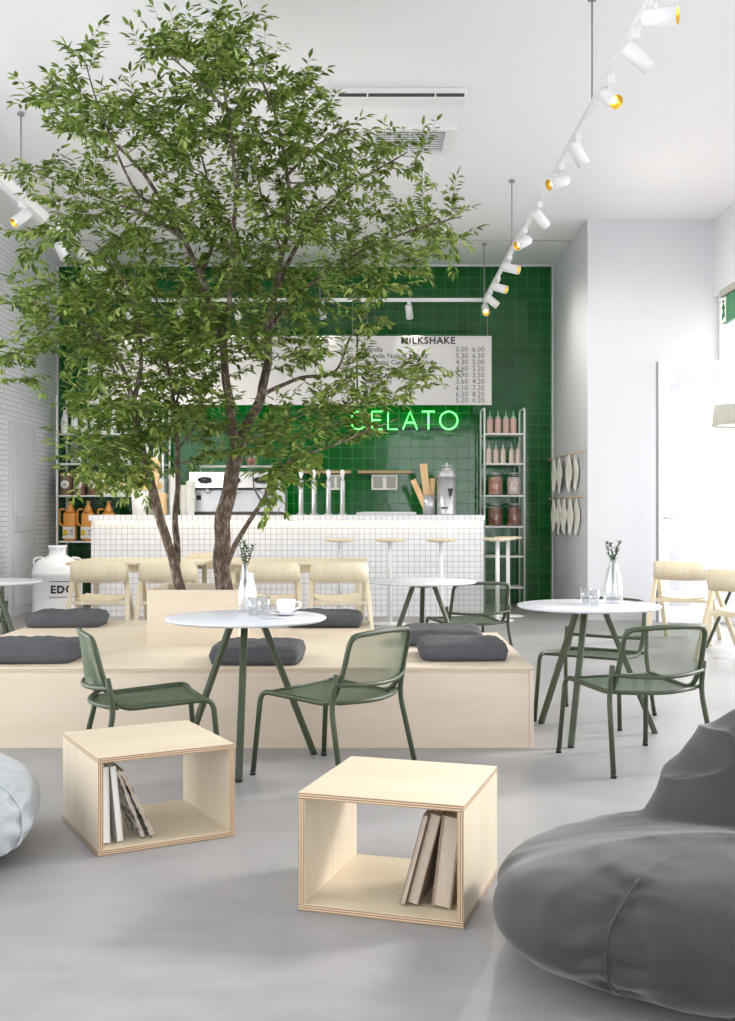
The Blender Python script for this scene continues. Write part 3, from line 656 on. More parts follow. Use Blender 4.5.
# cloths on the side wall
def crail(z, label):
    t = thing('hanging_rail', label, 'rail', (XR2-.046, 14.0, z), 0, 'cloth rails on the side wall')
    MB().tube([(0,1.05,0), (0,-1.2,0)], .009, 8).lathe([(0,0),(.02,.01),(.02,.03),(0,.04)], 12, mat=Matrix.Translation((0,1.05,0)) @ Matrix.Rotation(R(-90),4,'X')).build('bar', M['rail_wood'], t)
    for y in (.98, -1.15): MB().tube([(0,y,0),(.046,y,0)], .006, 6).build('bracket', M['steel'], t)
crail(H-(460-CY)*15.1/F, 'upper thin wooden rail of cloths on the side wall'); crail(H-(499-CY)*15.1/F, 'lower thin wooden rail of cloths on the side wall')
def cloth(y, z, label, k):
    # folded cotton cloth hung by a corner: pointed top, widest in the middle, pointed hem
    m = MB(); vs = []; fs = []; cols = 9; rows = 12
    for side in (0, 1):
        for r_ in range(rows+1):
            tt = r_/rows; wdt = .195*(.08+.92*min(1, tt/.42)) if tt < .58 else .195*(1-.75*((tt-.58)/.42)**1.1)
            for c_ in range(cols):
                u = c_/(cols-1)*2-1
                vs.append(((.004 if side else -.004)+.007*math.sin(u*6+k)*(.3+tt), u*wdt, -.005-.46*tt+.05*abs(u)*tt*tt))
    N = (rows+1)*cols
    for r_ in range(rows):
        for c_ in range(cols-1):
            a = r_*cols+c_; fs.append((a, a+1, a+cols+1, a+cols)); fs.append((N+a, N+a+cols, N+a+cols+1, N+a+1))
    for r_ in range(rows):
        for c_ in (0, cols-1): a = r_*cols+c_; fs.append((a, a+cols, N+a+cols, N+a))
    for c_ in range(cols-1): a = rows*cols+c_; fs.append((a, a+1, N+a+1, N+a)); fs.append((c_, c_+1, N+c_+1, N+c_))
    m.add(vs, fs, smooth=False)
    tag(m.build('hanging_cloth', M['cream_cloth'], loc=(XR2-.028-.04*(k % 2), y, z)), label, 'cloth', 'cream cloths hung along the side wall')
zu = H-(460-CY)*15.1/F; zl = H-(499-CY)*15.1/F
for i, y in enumerate((14.85, 14.64, 14.43, 14.22, 13.72, 13.52, 13.32)): cloth(y, zu, ORD[i]+' cream cloth from the tile wall on the upper rail', i)
for i in range(9): cloth(14.87-.2*i, zl, ORD[i]+' cream cloth from the tile wall on the lower rail', i)

# milk churn
ch = thing('milk_churn', 'large white milk churn marked EDO P by the brick wall', 'milk churn', (-3.565, 12.65, 0))
MB().lathe([(0,0),(.27,0),(.285,.02),(.285,.05),(.28,.06),(.28,.52),(.286,.53),(.286,.56),(.28,.57),(.27,.62),(.23,.69),(.12,.745),(.097,.765),(.094,.825),(.106,.84),(.108,.865),(.095,.87),(0,.865)], 48).build('can_body', M['porcelain'], ch)
for sx in (-1, 1): MB().tube(fillet([(sx*.265,0,.58),(sx*.275,0,.72),(sx*.17,0,.73),(sx*.16,0,.70)], .045), .012, 8).build('handle', M['porcelain'], ch)
m = MB()
def wrap(vs, rr, ph): return [(rr*math.sin(x/rr+ph)*1.0, -rr*math.cos(x/rr+ph)-.0, z) for x, z in vs]
vs, fs = text_mesh('EDO P', .12, .0045, 'LEFT', 0, 1.15)
m.add([(.287*math.sin(v.x/.287+.0), -.287*math.cos(v.x/.287+.0), v.y+.34) for v in vs], fs)
for z in (.29, .465):
    for k in range(12):
        a0 = -.06+.105*k; a1 = a0+.105; rr = .2865
        m.add([(rr*math.sin(a0), -rr*math.cos(a0), z), (rr*math.sin(a1), -rr*math.cos(a1), z), (rr*math.sin(a1), -rr*math.cos(a1), z+.008), (rr*math.sin(a0), -rr*math.cos(a0), z+.008)], [(0,1,2,3)])
m.build('lettering', M['ink'], ch)

# ------------------------------------------------------------------ bench platform
BZ = .432
bn = thing('seating_platform', 'low birch plywood seating platform carrying the cushions and planter', 'platform', (0, 5.88, 0))
poly = [(-2.46,0), (.89,0), (.89,1.67), (.02,1.67), (.02,2.5), (-2.46,2.5)]
MB().prism(poly, BZ-.024, BZ).build('top_board', M['ply_bench'], bn)
MB().prism([(x+(.012 if x < -2 else 0) - (0.0 if x < .5 else .024), y+(.004 if y < .1 else -.01)) for x, y in poly], 0, BZ-.026).build('box_body', M['ply_bench'], bn)
MB().box((.878, .83, (BZ-.024)/2), (.022, 1.66, BZ-.026)).build('end_panel', M['ply_bench'], bn)
MB().box((-.78,-.001,BZ-.012), (3.34,.004,.003)).build('edge_line', M['rail_wood'], bn)
pt = thing('planter_box', 'square birch plywood planter on the platform holding two trees', 'planter', (-1.09, 7.18, BZ))
pw, pd, ph = .567, .66, .343; 
MB().box((0,-pd/2+.01,ph/2),(pw,.02,ph)).build('side_panel', M['ply_bench'], pt); MB().box((0,pd/2-.01,ph/2),(pw,.02,ph)).build('side_panel', M['ply_bench'], pt)
MB().box((-pw/2+.01,0,ph/2),(.02,pd-.04,ph)).build('side_panel', M['ply_bench'], pt); MB().box((pw/2-.01,0,ph/2),(.02,pd-.04,ph)).build('side_panel', M['ply_bench'], pt)
m = MB(); vs = []; fs = []; n = 14
for i in range(n+1):
    for j in range(n+1):
        x = (i/n-.5)*(pw-.04); y = (j/n-.5)*(pd-.04); vs.append((x, y, ph-.06+.02*noise.noise((x*14, y*14, 1))))
for i in range(n):
    for j in range(n): a = i*(n+1)+j; fs.append((a, a+n+1, a+n+2, a+1))
m.add(vs, fs, smooth=True); tag(m.build('soil', M['soil'], pt), None, None)

def cushion(loc, rz, label, seed, w=.52, d=.5, h=.1):
    n = 30; vs = []; fs = []
    for side in (1, -1):
        for i in range(n+1):
            for j in range(n+1):
                u = i/n*2-1; v = j/n*2-1
                eu = (1-abs(u)**6); ev = (1-abs(v)**6); e = max(0, eu*ev)**.3
                cr = 1-.05*(u*u*v*v)
                x = u*w/2*cr*(1-.02*v*v); y = v*d/2*cr*(1-.02*u*u)
                wr = .012*noise.noise((u*2.2+seed*3, v*2.2, side)) + .011*abs(noise.noise((u*5+seed, v*5, side*2.)))*(1.2 if max(abs(u),abs(v)) > .5 else .5)
                z = (.5*h+ (wr if side > 0 else 0))*e*side
                if side < 0: z = -.5*h*min(1, e*1.6)
                vs.append((x+.006*noise.noise((u*4, v*4, seed)), y+.006*noise.noise((u*4, v*4, seed+9)), z+.5*h))
    N = (n+1)**2
    for i in range(n):
        for j in range(n):
            a = i*(n+1)+j; fs.append((a, a+n+1, a+n+2, a+1)); fs.append((N+a, N+a+1, N+a+n+2, N+a+n+1))
    for k in range(n):
        for a, c in ((k, k+1), (n*(n+1)+k+1, n*(n+1)+k), ((k+1)*(n+1), k*(n+1)), (k*(n+1)+n, (k+1)*(n+1)+n)): fs.append((a, c, N+c, N+a))
    m = MB(); m.add(vs, fs, smooth=True); o = m.build('seat_cushion', M['cushion'], loc=loc, rot=(0,0,rz))
    return tag(o, label, 'cushion', 'charcoal cushions on the platform')
cz = BZ+.002
cushion((-1.91, 6.22, cz), .05, 'charcoal cushion at the front left of the platform, cut by the left edge', 1, .6, .5)
cushion((-.61, 6.17, cz), -.03, 'charcoal cushion seen behind the legs of the middle white table', 2, .52, .5)
cushion((.54, 6.32, cz), .02, 'charcoal cushion nearest the platform right end', 3, .51, .48)
cushion((.47, 7.0, cz), -.04, 'charcoal cushion directly behind the right-end one on the platform', 4, .52, .5)
cushion((-2.19, 8.05, cz), .04, 'charcoal cushion at the far left corner by the milk churn', 5, .56, .45)
cushion((-.31, 8.05, cz), -.02, 'charcoal cushion at the far edge behind the coffee cup', 6, .56, .45)

# ------------------------------------------------------------------ cafe tables
def cafe_table(loc, angs, label, r=.403, zt=.735, lr=.385):
    t = thing('cafe_table', label, 'table', (loc[0], loc[1], 0), 0, 'round white tables on three green legs')
    MB().lathe([(0,zt-.016),(r-.012,zt-.016),(r-.003,zt-.01),(r,zt-.004),(r-.003,zt),(0,zt)], 72).build('tabletop', M['table_white'], t)
    MB().lathe([(0,zt-.05),(.05,zt-.05),(.13,zt-.03),(.17,zt-.017),(0,zt-.017)], 32).build('hub', M['green_metal'], t)
    for a in angs:
        c, s_ = math.cos(a), math.sin(a); top = Vector((c*.09, s_*.09, zt-.03)); bot = Vector((c*lr, s_*lr, 0.006))
        d = bot-top; mt = Matrix.Translation((top+bot)/2) @ d.to_track_quat('Z','Y').to_matrix().to_4x4()
        m = MB(); m.box((0,0,0), (.034,.026,d.length), .004, mat=mt); lg = m.build('leg', M['green_metal'], t)
        m = MB(); m.lathe([(0,-.006),(.018,-.006),(.018,.004),(0,.004)], 12, bot); m.build('foot_pad', M['black'], lg)
    return t
def legang(c, *pts): return [math.atan2(y-c[1], x-c[0]) for x, y in pts]
c1 = (-.61, 5.535); a = math.atan2(6.13/6.13*5.155-c1[1], -.603-c1[0]); 
cafe_table(c1, [a, a+R(120), a+R(240)], 'white round table in the middle with cup and bottle on it')
c2 = (1.255, 6.243); a = math.atan2(5.894-c2[1], 1.09-c2[0]); cafe_table(c2, [a, a+R(120), a+R(240)], 'white round table at right with vase and two chairs')
c3 = (.424, 8.36); cafe_table(c3, [R(-30), R(210), R(90)], 'small-looking white round table between platform and bar stools')
c4 = (-2.89, 8.35); cafe_table(c4, [R(100), R(-20+0), R(220)], 'white round table cut by the left edge', zt=.735)
c5 = (3.45, 9.95); a = math.atan2(.21, -.31); cafe_table(c5, [a, a+R(120), a+R(240)], 'round table by the window cut by the right edge')

# green wire chairs ----------------------------------------------------------
def green_chair():
    t = thing('wire_mesh_chair', '', 'chair', group='green tubular metal chairs')
    SH, TH, r = .405, .70, .013
    fw, rw = .265, .24          # half widths front foot / seat rear
    path = [(-fw,.27,0), (-fw+.02,.235,SH), (-rw+.01,-.19,SH-.025), (-rw+.005,-.255,SH+.10), (-rw+.012,-.305,TH), (0,-.335,TH+.012),
            (rw-.012,-.305,TH), (rw-.005,-.255,SH+.10), (rw-.01,-.19,SH-.025), (fw-.02,.235,SH), (fw,.27,0)]
    pts = fillet(path, [.055,.07,.06,.05,.2,.05,.06,.07,.055], 6)
    MB().tube(pts, r, 10).build('tube_frame', M['green_metal'], t)
    for sx in (-1, 1):
        MB().tube(fillet([(sx*.29,-.3,0), (sx*.262,-.215,SH-.02), (sx*.262,-.245,SH+.12)], .08), r, 10).build('rear_leg', M['green_metal'], t)
        MB().lathe([(0,-.0),(.015,0),(.015,.02),(0,.02)], 10, (sx*.29,-.3,0)).build('foot_cap', M['black'], t.children[-1])
        MB().lathe([(0,-.0),(.015,0),(.015,.02),(0,.02)], 10, (sx*fw,.27,0)).build('foot_cap', M['black'], t)
    MB().tube(smooth_path([(-.262,-.2,SH-.012),(-.13,-.262,SH-.016),(0,-.285,SH-.018),(.13,-.262,SH-.016),(.262,-.2,SH-.012)]), .0105, 8).build('seat_rail', M['green_metal'], t)
    MB().tube(smooth_path([(-.262,-.24,SH+.075),(-.13,-.295,SH+.065),(0,-.315,SH+.062),(.13,-.295,SH+.065),(.262,-.24,SH+.075)]), .0105, 8).build('back_rail', M['green_metal'], t)
    MB().tube([(-fw+.022,.2,SH-.004),(fw-.022,.2,SH-.004)], .007, 8).build('front_rail', M['green_metal'], t)
    n = 12; m = MB(); vs = []; fs = []
    for i in range(n+1):
        for j in range(n+1):
            u = i/n*2-1; v = j/n; y = .225-.455*v-.055*(1-u*u)*v**3; hw = (fw-.024)*(1-v)+(rw-.014)*v
            z = SH-.002-.022*v-.018*math.sin(math.pi*v)*(1-u*u) - (.0 if v > .06 else .008)
            vs.append((u*hw, y, z))
    for i in range(n):
        for j in range(n): q = i*(n+1)+j; fs.append((q, q+1, q+n+2, q+n+1))
    m.add(vs, fs, smooth=True); m.build('seat_mesh', M['green_mesh_seat'], t)
    m = MB(); vs = []; fs = []
    for i in range(n+1):
        for j in range(n+1):
            u = i/n*2-1; v = j/n; z = SH+.068+(TH-SH-.062)*v; y = -.243-.062*v-.062*(1-u*u)*(1-.55*v); vs.append((u*(rw-.008), y, z))
    for i in range(n):
        for j in range(n): q = i*(n+1)+j; fs.append((q, q+1, q+n+2, q+n+1))
    m.add(vs, fs, smooth=True); m.build('back_mesh', M['green_mesh_back'], t)
    return t
gc = green_chair(); first = True
def place_g(c, d, label):
    global first
    rz = math.atan2(d[1], d[0])-math.pi/2
    if first: gc.location = (c[0], c[1], 0); gc.rotation_euler = (0,0,rz); gc['label'] = label; first = False; return gc
    return again(gc, label, (c[0], c[1], 0), rz)
place_g((-1.02, 5.2), (.93,.37), 'green mesh chair left of the middle table, facing right')
place_g((-.175, 5.33), (-.79,.61), 'green mesh chair right of the middle table, its back to the viewer')
place_g((1.342, 5.6), (-.333,.943), 'nearest green mesh chair at the right table, back to the viewer')
place_g((1.375, 6.72), (-.53,-.848), 'green mesh chair on the far side of the right table')
place_g((.79, 8.8), (-.3,.95), 'green mesh chair past the platform corner before the bar stools')
place_g((-3.15, 8.75), (.3,-.95), 'green mesh chair at the left-edge table')

# wooden folding-style chairs ------------------------------------------------
def wood_chair():
    t = thing('wooden_chair', '', 'chair', group='pale wooden chairs')
    for sx in (-1, 1):
        m = MB(); p0, p1 = Vector((sx*.235,-.2,.72)), Vector((sx*.265,.26,0)); d = p1-p0
        m.box((0,0,0), (.03,.042,d.length), .007, mat=Matrix.Translation((p0+p1)/2) @ d.to_track_quat('Z','X').to_matrix().to_4x4()); m.build('front_leg', M['chair_wood'], t)
        m = MB(); p0, p1 = Vector((sx*.262,-.14,.62)), Vector((sx*.3,-.33,0)); d = p1-p0
        m.box((0,0,0), (.03,.042,d.length), .007, mat=Matrix.Translation((p0+p1)/2) @ d.to_track_quat('Z','X').to_matrix().to_4x4()); m.build('rear_leg', M['chair_wood'], t)
    # backrest: bent panel wrapping the posts
    n = 20; vs = []; fs = []
    for i in range(n+1):
        u = i/n*2-1; x = .275*math.sin(u*R(82))/math.sin(R(82)); y = -.275+.11*(abs(u)**2.6)
        z0 = .60+.02*abs(u)**4; z1 = .785-.05*abs(u)**6
        for (dy, z) in ((-.009, z0), (-.016, (z0+z1)/2), (-.012, z1), (.008, z1), (.003, (z0+z1)/2), (.009, z0)): vs.append((x, y+dy, z))
    for i in range(n):
        for k in range(6): fs.append((i*6+k, i*6+(k+1) % 6, (i+1)*6+(k+1) % 6, (i+1)*6+k))
    fs.append(tuple(range(6))[::-1]); fs.append(tuple(n*6+k for k in range(6)))
    m = MB(); m.add(vs, fs, smooth=True); m.build('backrest', M['chair_wood'], t)
    n = 10; vs = []; fs = []
    for s_ in (0, 1):
        for i in range(n+1):
            for j in range(n+1):
                u = i/n*2-1; v = j/n*2-1; hw = .225+.01*v; vs.append((u*hw*(1-.03*v**4), .02+v*.205*(1-.05*u**4), .435+.02*abs(u)**2+.012*v-(.018 if s_ else 0)))
    N = (n+1)**2
    for i in range(n):
        for j in range(n): q = i*(n+1)+j; fs.append((q, q+n+1, q+n+2, q+1)); fs.append((N+q, N+q+1, N+q+n+2, N+q+n+1))
    for k in range(n):
        for q, c in ((k, k+1), (n*(n+1)+k+1, n*(n+1)+k), ((k+1)*(n+1), k*(n+1)), (k*(n+1)+n, (k+1)*(n+1)+n)): fs.append((q, c, N+c, N+q))
    m = MB(); m.add(vs, fs, smooth=False); m.build('seat', M['chair_wood'], t)
    MB().box((0,.215,.1),(.5,.02,.03),.005).build('front_stretcher', M['chair_wood'], t)
    MB().box((0,-.175,.4),(.5,.02,.035),.005).build('rear_stretcher', M['chair_wood'], t)
    return t
wc = wood_chair(); wfirst = True
def place_w(c, d, label):
    global wfirst
    rz = math.atan2(d[1], d[0])-math.pi/2
    if wfirst: wc.location = (c[0], c[1], 0); wc.rotation_euler = (0,0,rz); wc['label'] = label; wfirst = False; return wc
    return again(wc, label, (c[0], c[1], 0), rz)
for px, Y, l in ((97, 10.5, 'pale wooden chair by the milk churn, leftmost at the long tables'), (166, 10.5, 'pale wooden chair half behind the planter and slim trunks'), (269.5, 10.5, 'pale wooden chair behind the sprig bottle and cup'), (336.5, 10.5, 'pale wooden chair at the right end of the long table')):
    place_w((px2x(px, Y-.28), Y, 0), ((-.14 if px > 300 else .03 if px < 120 else 0),1), l)
place_w((px2x(212, 12.35), 12.35), (.3,-1), 'pale wooden chair on the far side of the long tables, between the trunks')
place_w((3.12, 10.76), (.5,.86), 'pale wooden chair in front of the glazed door')
place_w((3.2, 9.2), (.8,.6), 'pale wooden chair nearest the right edge')
def long_table(x0, x1, label):
    t = thing('long_table', label, 'table', ((x0+x1)/2, 11.5, 0), 0, 'pale wooden tables before the bar')
    w = x1-x0; MB().box((0,0,.735),(w,.95,.032),.008).build('tabletop', M['chair_wood'], t)
    for sx in (-1,1):
        for sy in (-1,1): MB().box((sx*(w/2-.1), sy*.38, .36),(.05,.05,.72),.006).build('leg', M['chair_wood'], t)
    for sy in (-1,1): MB().box((0,sy*.38,.68),(w-.25,.022,.07)).build('apron', M['chair_wood'], t)
long_table(-3.03, -1.66, 'left pale wooden table in front of the bar'); long_table(-1.5, .0, 'right pale wooden table in front of the bar')

# ------------------------------------------------------------------ plywood box seats and books
def ply_panel(name, parent, size, loc, rot=(0,0,0)):
    b = bmesh.new(); bmesh.ops.create_cube(b, size=1)
    for v in b.verts: v.co = Vector((v.co.x*size[0], v.co.y*size[1], v.co.z*size[2]))
    bmesh.ops.bevel(b, geom=b.edges[:], offset=.0012, segments=1, affect='EDGES'); b.normal_update()
    m = MB(); b.verts.index_update()
    base = 0; m.v = [tuple(v.co) for v in b.verts]
    for f in b.faces: m.f.append(tuple(v.index for v in f.verts)); m.mi.append(0 if abs(f.normal.z) > .6 else 1); m.sm.append(False)
    b.free(); return m.build(name, [M['ply'], M['ply_edge']], parent, loc, rot)
def cube_box(loc, rz, w, d, h, label):
    t = thing('plywood_box', label, 'box seat', (loc[0], loc[1], 0), rz, 'open plywood boxes on the floor'); th = .021
    ply_panel('top_panel', t, (w, d, th), (0,0,h-th/2)); ply_panel('bottom_panel', t, (w, d, th), (0,0,th/2+.001))
    for sx in (-1,1): ply_panel('side_panel', t, (h-2*th-.001, d, th), (sx*(w/2-th/2),0,h/2), (0,R(90),0))
    return t
bx1 = cube_box((.1164, 3.67), R(-17.4), .537, .54, .376, 'open plywood box in front holding brown books at its right')
bx2 = cube_box((-.884, 4.40), R(28.5), .535, .55, .362, 'open plywood box at left holding white magazines at its left')
def book(box, x, y, lean, w, d, h, label, mats, name='book'):
    # x = foot position of the book inside the box, lean about the box depth axis
    t = thing(name, label, 'book', (0,0,0)); 
    bz = box.rotation_euler.z; mw = Matrix.Translation(box.location) @ Matrix.Rotation(bz, 4, 'Z') @ Matrix.Translation((x, y, .0235+max(0, w*math.sin(lean)))) @ Matrix.Rotation(lean, 4, 'Y')
    t.matrix_world = mw; t.location = mw.translation; t.rotation_euler = mw.to_euler()
    MB().box((w/2, 0, h/2), (w*.8, d-.006, h-.006)).build('pages', M['pages'] if mats[0] != 'book_b' else M['paper'], t)
    m = MB(); m.box((w*.05, 0, h/2), (w*.1, d, h)); m.box((w*.95, 0, h/2), (w*.1, d, h)); m.box((w/2, d/2-.002, h/2), (w, .004, h)); m.build('cover', M[mats[0]], t)
    return t
# leaning right in the front box (leaning against its right panel)
ih = .368-.042
book(bx1, .045, -.075, .26, .017, .24, .30, 'thin brown book, outermost left of those leaning in the front box', ['book_a'])
book(bx1, .066, -.07, .26, .036, .23, .30, 'thick brown book, middle of those leaning in the front box', ['book_a'])
book(bx1, .146, -.065, .12, .062, .24, .29, 'thickest brown book, against the right panel of the front box', ['book_a'])
book(bx2, -.235, -.1, -.02, .03, .23, .29, 'white book standing upright against the left panel of the left box', ['book_b'])
book(bx2, -.177, -.1, -.10, .022, .23, .29, 'second white book from the left, leaning slightly in the left box', ['book_b'])
book(bx2, -.081, -.1, -.36, .013, .22, .285, 'black and white magazine leaning left, inner one in the left box', ['magazine'], 'magazine')
book(bx2, -.045, -.1, -.43, .015, .22, .29, 'black and white magazine leaning left, outermost in the left box', ['magazine'], 'magazine')

# ------------------------------------------------------------------ tableware
TT = .7355
def tumbler(x, y, label, h=.09, r=.032):
    m = MB(); m.lathe([(0,0),(r*.85,0),(r,h),(r*.93,h),(r*.8,.01),(0,.012)], 28)
    tag(m.build('drinking_glass', M['glass'], loc=(x,y,TT)), label, 'glass', 'clear tumblers on the tables')
def tp(px, py): Y = F*(H-TT)/(py-CY); return ((px-CX)*Y/F, Y)
for px, py, l in ((254, 615, 'clear tumbler beside the bottle on the middle table'), (264, 613.5, 'clear tumbler between bottle and cup on the middle table'), (585.5, 603, 'clear tumbler at the left of the vase, rear one'), (594, 606, 'clear tumbler at the left of the vase, front one')):
    x, y = tp(px, py); tumbler(x, y, l)
def sprig(base, h, seed, spread=.07, n=4):
    rnd = random.Random(seed); st = MB(); lf = MB()
    for k in range(n):
        a = 2*math.pi*k/n+rnd.random(); ex = spread*(0.3+.7*rnd.random()); hh = h*(.75+.25*rnd.random())
        pts = smooth_path([(0,0,0), (ex*.15*math.cos(a), ex*.15*math.sin(a), hh*.45), (ex*.6*math.cos(a), ex*.6*math.sin(a), hh*.75), (ex*math.cos(a), ex*math.sin(a), hh)], 5)
        st.tube(pts, .0018, 5)
        for q in pts[7:]:
            for sgn in (0,1,2):
                aa = rnd.random()*6.28; leaf_into(lf, q, Vector((math.cos(aa), math.sin(aa), .5+rnd.random()*.8)).normalized(), .022+.01*rnd.random(), .009)
    return st, lf
def leaf_into(m, p, d, L, W, nrm=None):
    d = d.normalized(); s_ = d.cross(nrm if nrm is not None else Vector((0,0,1)))
    if s_.length < .05: s_ = d.orthogonal()
    s_.normalize(); up = s_.cross(d); b = len(m.v)
    c1 = p+d*L*.35-up*W*.18; c2 = p+d*L*.7-up*W*.15-up*L*.06
    for v in (p, p+d*L*.33+s_*W*.5+up*W*.12, p+d*L*.68+s_*W*.42-up*L*.04, p+d*L-up*L*.16, p+d*L*.68-s_*W*.42-up*L*.04, p+d*L*.33-s_*W*.5+up*W*.12, c1, c2): m.v.append(tuple(v))
    for f in ((0,1,6), (1,2,7,6), (2,3,7), (3,4,7), (4,5,6,7), (5,0,6)): m.f.append(tuple(b+i for i in f)); m.mi.append(0); m.sm.append(True)
def vase(px, py, h, prof, label, sh, seed, slabel, spread):
    x, y = tp(px, py); m = MB(); m.lathe(prof, 32)
    tag(m.build('glass_bottle', M['glass'], loc=(x,y,TT)), label, 'bottle', 'glass bottles used as vases')
    t = thing('leafy_sprig', slabel, 'plant', (x, y, TT+h*.55), 0, 'green sprigs in bottles'); st, lf = sprig(0, sh, seed, spread)
    st.build('stem', M['leaf_dark'], t); lf.build('leaf', M['leaf_dark'], t)
vase(245, 612, .2, [(0,0),(.033,0),(.036,.01),(.036,.12),(.024,.17),(.016,.2),(.015,.25),(.018,.26),(.0145,.26),(.012,.2),(.02,.165),(.032,.118),(.032,.012),(0,.01)], 'slim glass bottle with a sprig on the middle table', .28, 3, 'green sprig in the slim bottle before the thick trunk', .06)
vase(613, 603, .2, [(0,0),(.052,0),(.057,.012),(.056,.08),(.044,.16),(.028,.21),(.018,.24),(.02,.255),(.016,.255),(.024,.21),(.039,.155),(.05,.08),(.051,.014),(0,.012)], 'tall tapering glass bottle on the right table', .25, 5, 'green sprig standing in the bottle on the right table', .06)
x, y = tp(246, 619)
tag(MB().lathe([(0,0),(.03,0),(.03,.1),(.02,.14),(.012,.18),(.013,.2),(0,.2)], 24).build('milk_carafe', M['porcelain'], loc=tuple(Vector((tp(251,610)[0], tp(251,610)[1], TT)))), 'small white carafe right of the slim bottle', 'carafe')
x, y = tp(286, 615)
tag(MB().lathe([(0,.002),(.035,.002),(.075,.012),(.077,.015),(.03,.008),(0,.008)], 36).build('saucer', M['porcelain'], loc=(x,y,TT)), 'white saucer under the coffee cup on the middle table', 'saucer')
cp = thing('coffee_cup', 'white porcelain coffee cup on a saucer, middle table', 'cup', (x, y, TT+.0085))
MB().lathe([(0,0),(.026,0),(.045,.02),(.05,.072),(.046,.072),(.041,.02),(.02,.006),(0,.006)], 36).build('bowl', M['porcelain'], cp)
MB().tube(fillet([(.045,0,.06),(.075,0,.058),(.072,0,.028),(.043,0,.022)], .015), .005, 8).build('handle', M['porcelain'], cp)
MB().lathe([(0,.058),(.042,.058)], 24, caps=False).build('coffee', M['brown_crema'], cp)
x, y = tp(636, 602.5); tag(MB().box((0,0,.003),(.09,.015,.005),.002).build('teaspoon', M['steel'], loc=(x,y,TT)), 'small metal spoon lying right of the vase', 'spoon')
x, y = tp(272, 619); tag(MB().box((0,0,.001),(.11,.02,.002)).build('teaspoon', M['steel'], loc=(x,y,TT+.001)), 'small metal spoon lying beside the saucer', 'spoon')

# ------------------------------------------------------------------ bean bags
def sup(p, c, r, e=2.5):
    x, y, z = (p.x-c[0])/r[0], (p.y-c[1])/r[1], (p.z-c[2])/r[2]
    return ((math.sqrt(x*x+y*y)**e+abs(z)**e)**(1/e)-1)*min(r)*1.2
def smin(a, b, k): h_ = max(0, min(1, .5+.5*(b-a)/k)); return b*(1-h_)+a*h_-k*h_*(1-h_)
def beanbag(loc, rz, label, mat, seed, scale=1.0, front=((0,-.2,.172),(.69,.42,.18)), rear=((.02,.1,.145),(.68,.53,.155)), lump=((.3,.33,.3),(.45,.36,.38)), seams=(-134,-74,-14,51,111)):
    # distance field of a squashed seat roll, a lower rear part and an upright back, traced outward from inside
    def sdf(p):
        d1 = smin(sup(p, *front), sup(p, *rear), .05)
        q = p-Vector(lump[0]); x, y, z = q.x/lump[1][0], q.y/lump[1][1], q.z/lump[1][2]
        sh = 1+.35*max(0, z); d2 = (math.sqrt((x*sh)**2+(y*sh)**2+z*z)-1)*.3
        return smin(d1, d2, .03)
    C0 = Vector((.08,.08,.19)); NU, NV = 360, 180; vs = []; fs = []
    seams = [R(a) for a in seams]
    for j in range(NV+1):
        th = math.pi*j/NV
        for i in range(NU):
            ph = 2*math.pi*i/NU; d = Vector((math.sin(th)*math.cos(ph), math.sin(th)*math.sin(ph), math.cos(th)))
            lo, hi = 0, 1.1
            t_ = 1.05; 
            while t_ > .05 and sdf(C0+d*t_) > 0: t_ -= .03
            lo, hi = t_, t_+.03
            for _ in range(7):
                mid = (lo+hi)/2
                if sdf(C0+d*mid) > 0: hi = mid
                else: lo = mid
            p = C0+d*lo
            low = max(0, min(1, (.36-p.z)/.08)); w_ = 0; sl = (p.z+.9*math.hypot(p.x-C0.x, p.y-C0.y)*(-1 if p.z > .17 else .2))
            for s_ in seams:
                da = (ph-s_+math.pi) % (2*math.pi)-math.pi
                w_ -= .012*math.exp(-(da/.024)**2) + .042*math.exp(-(abs(da)/.12)**1.5)*(.5+.5*math.sin(sl*62+noise.noise(p*9+Vector((s_,0,0)))*4))*min(1, abs(da)/.03)
            w_ *= low*(p.z > .05)
            q = p+Vector((seed, seed*.3, 0)); w_ += .024*noise.noise(q*3.2) + .011*(1-2*abs(noise.noise(q*6.5)))
            up = max(0, min(1, (p.z-.24)/.12)); fold = noise.noise(Vector((q.x*1.6+q.z*1.5, q.y*1.6, q.z*5.5-q.x*2.2)))
            w_ += up*(.034*(1-min(1, abs(fold)*3.5))**2 + .012*noise.noise(Vector((q.x*5, q.y*5, q.z*11))))
            p = p+d*w_*.8
            if p.z < .012: p.z = .0+.004*abs(noise.noise(p*9))
            vs.append(p*scale)
    for j in range(NV):
        for i in range(NU): fs.append((j*NU+i, j*NU+(i+1) % NU, (j+1)*NU+(i+1) % NU, (j+1)*NU+i)[::-1])
    m = MB(); m.add(vs, fs, smooth=True)
    t = thing('bean_bag', label, 'bean bag', loc, rz); m.build('bag_body', mat, t)
    # stitched seam cord lying in each groove
    for s_ in seams:
        i = int(round((s_ % (2*math.pi))/(2*math.pi)*NU)) % NU; sm = []
        for j in range(int(NV*.2), int(NV*.9)):
            p = vs[j*NU+i]
            if p[2] < .33*scale and p[2] > .01 and (Vector(p)-C0).length > .42: sm.append(Vector(p)+(Vector(p)-C0).normalized()*.001)
        if len(sm) > 5: m = MB(); m.tube(sm, .003, 6); m.build('seam', mat, t)
    return t
beanbag((1.065, 3.2, 0), 0, 'big charcoal bean bag filling the lower right corner', M['bag_dark'], 1.3)
beanbag((-1.82, 4.02, 0), R(120), 'pale blue-grey bean bag cut by the left edge', M['bag_pale'], 5.1, 1.0, front=((0,-.1,.17),(.6,.5,.18)), rear=((0,.12,.155),(.6,.48,.165)), lump=((.1,.2,.33),(.32,.28,.34)))

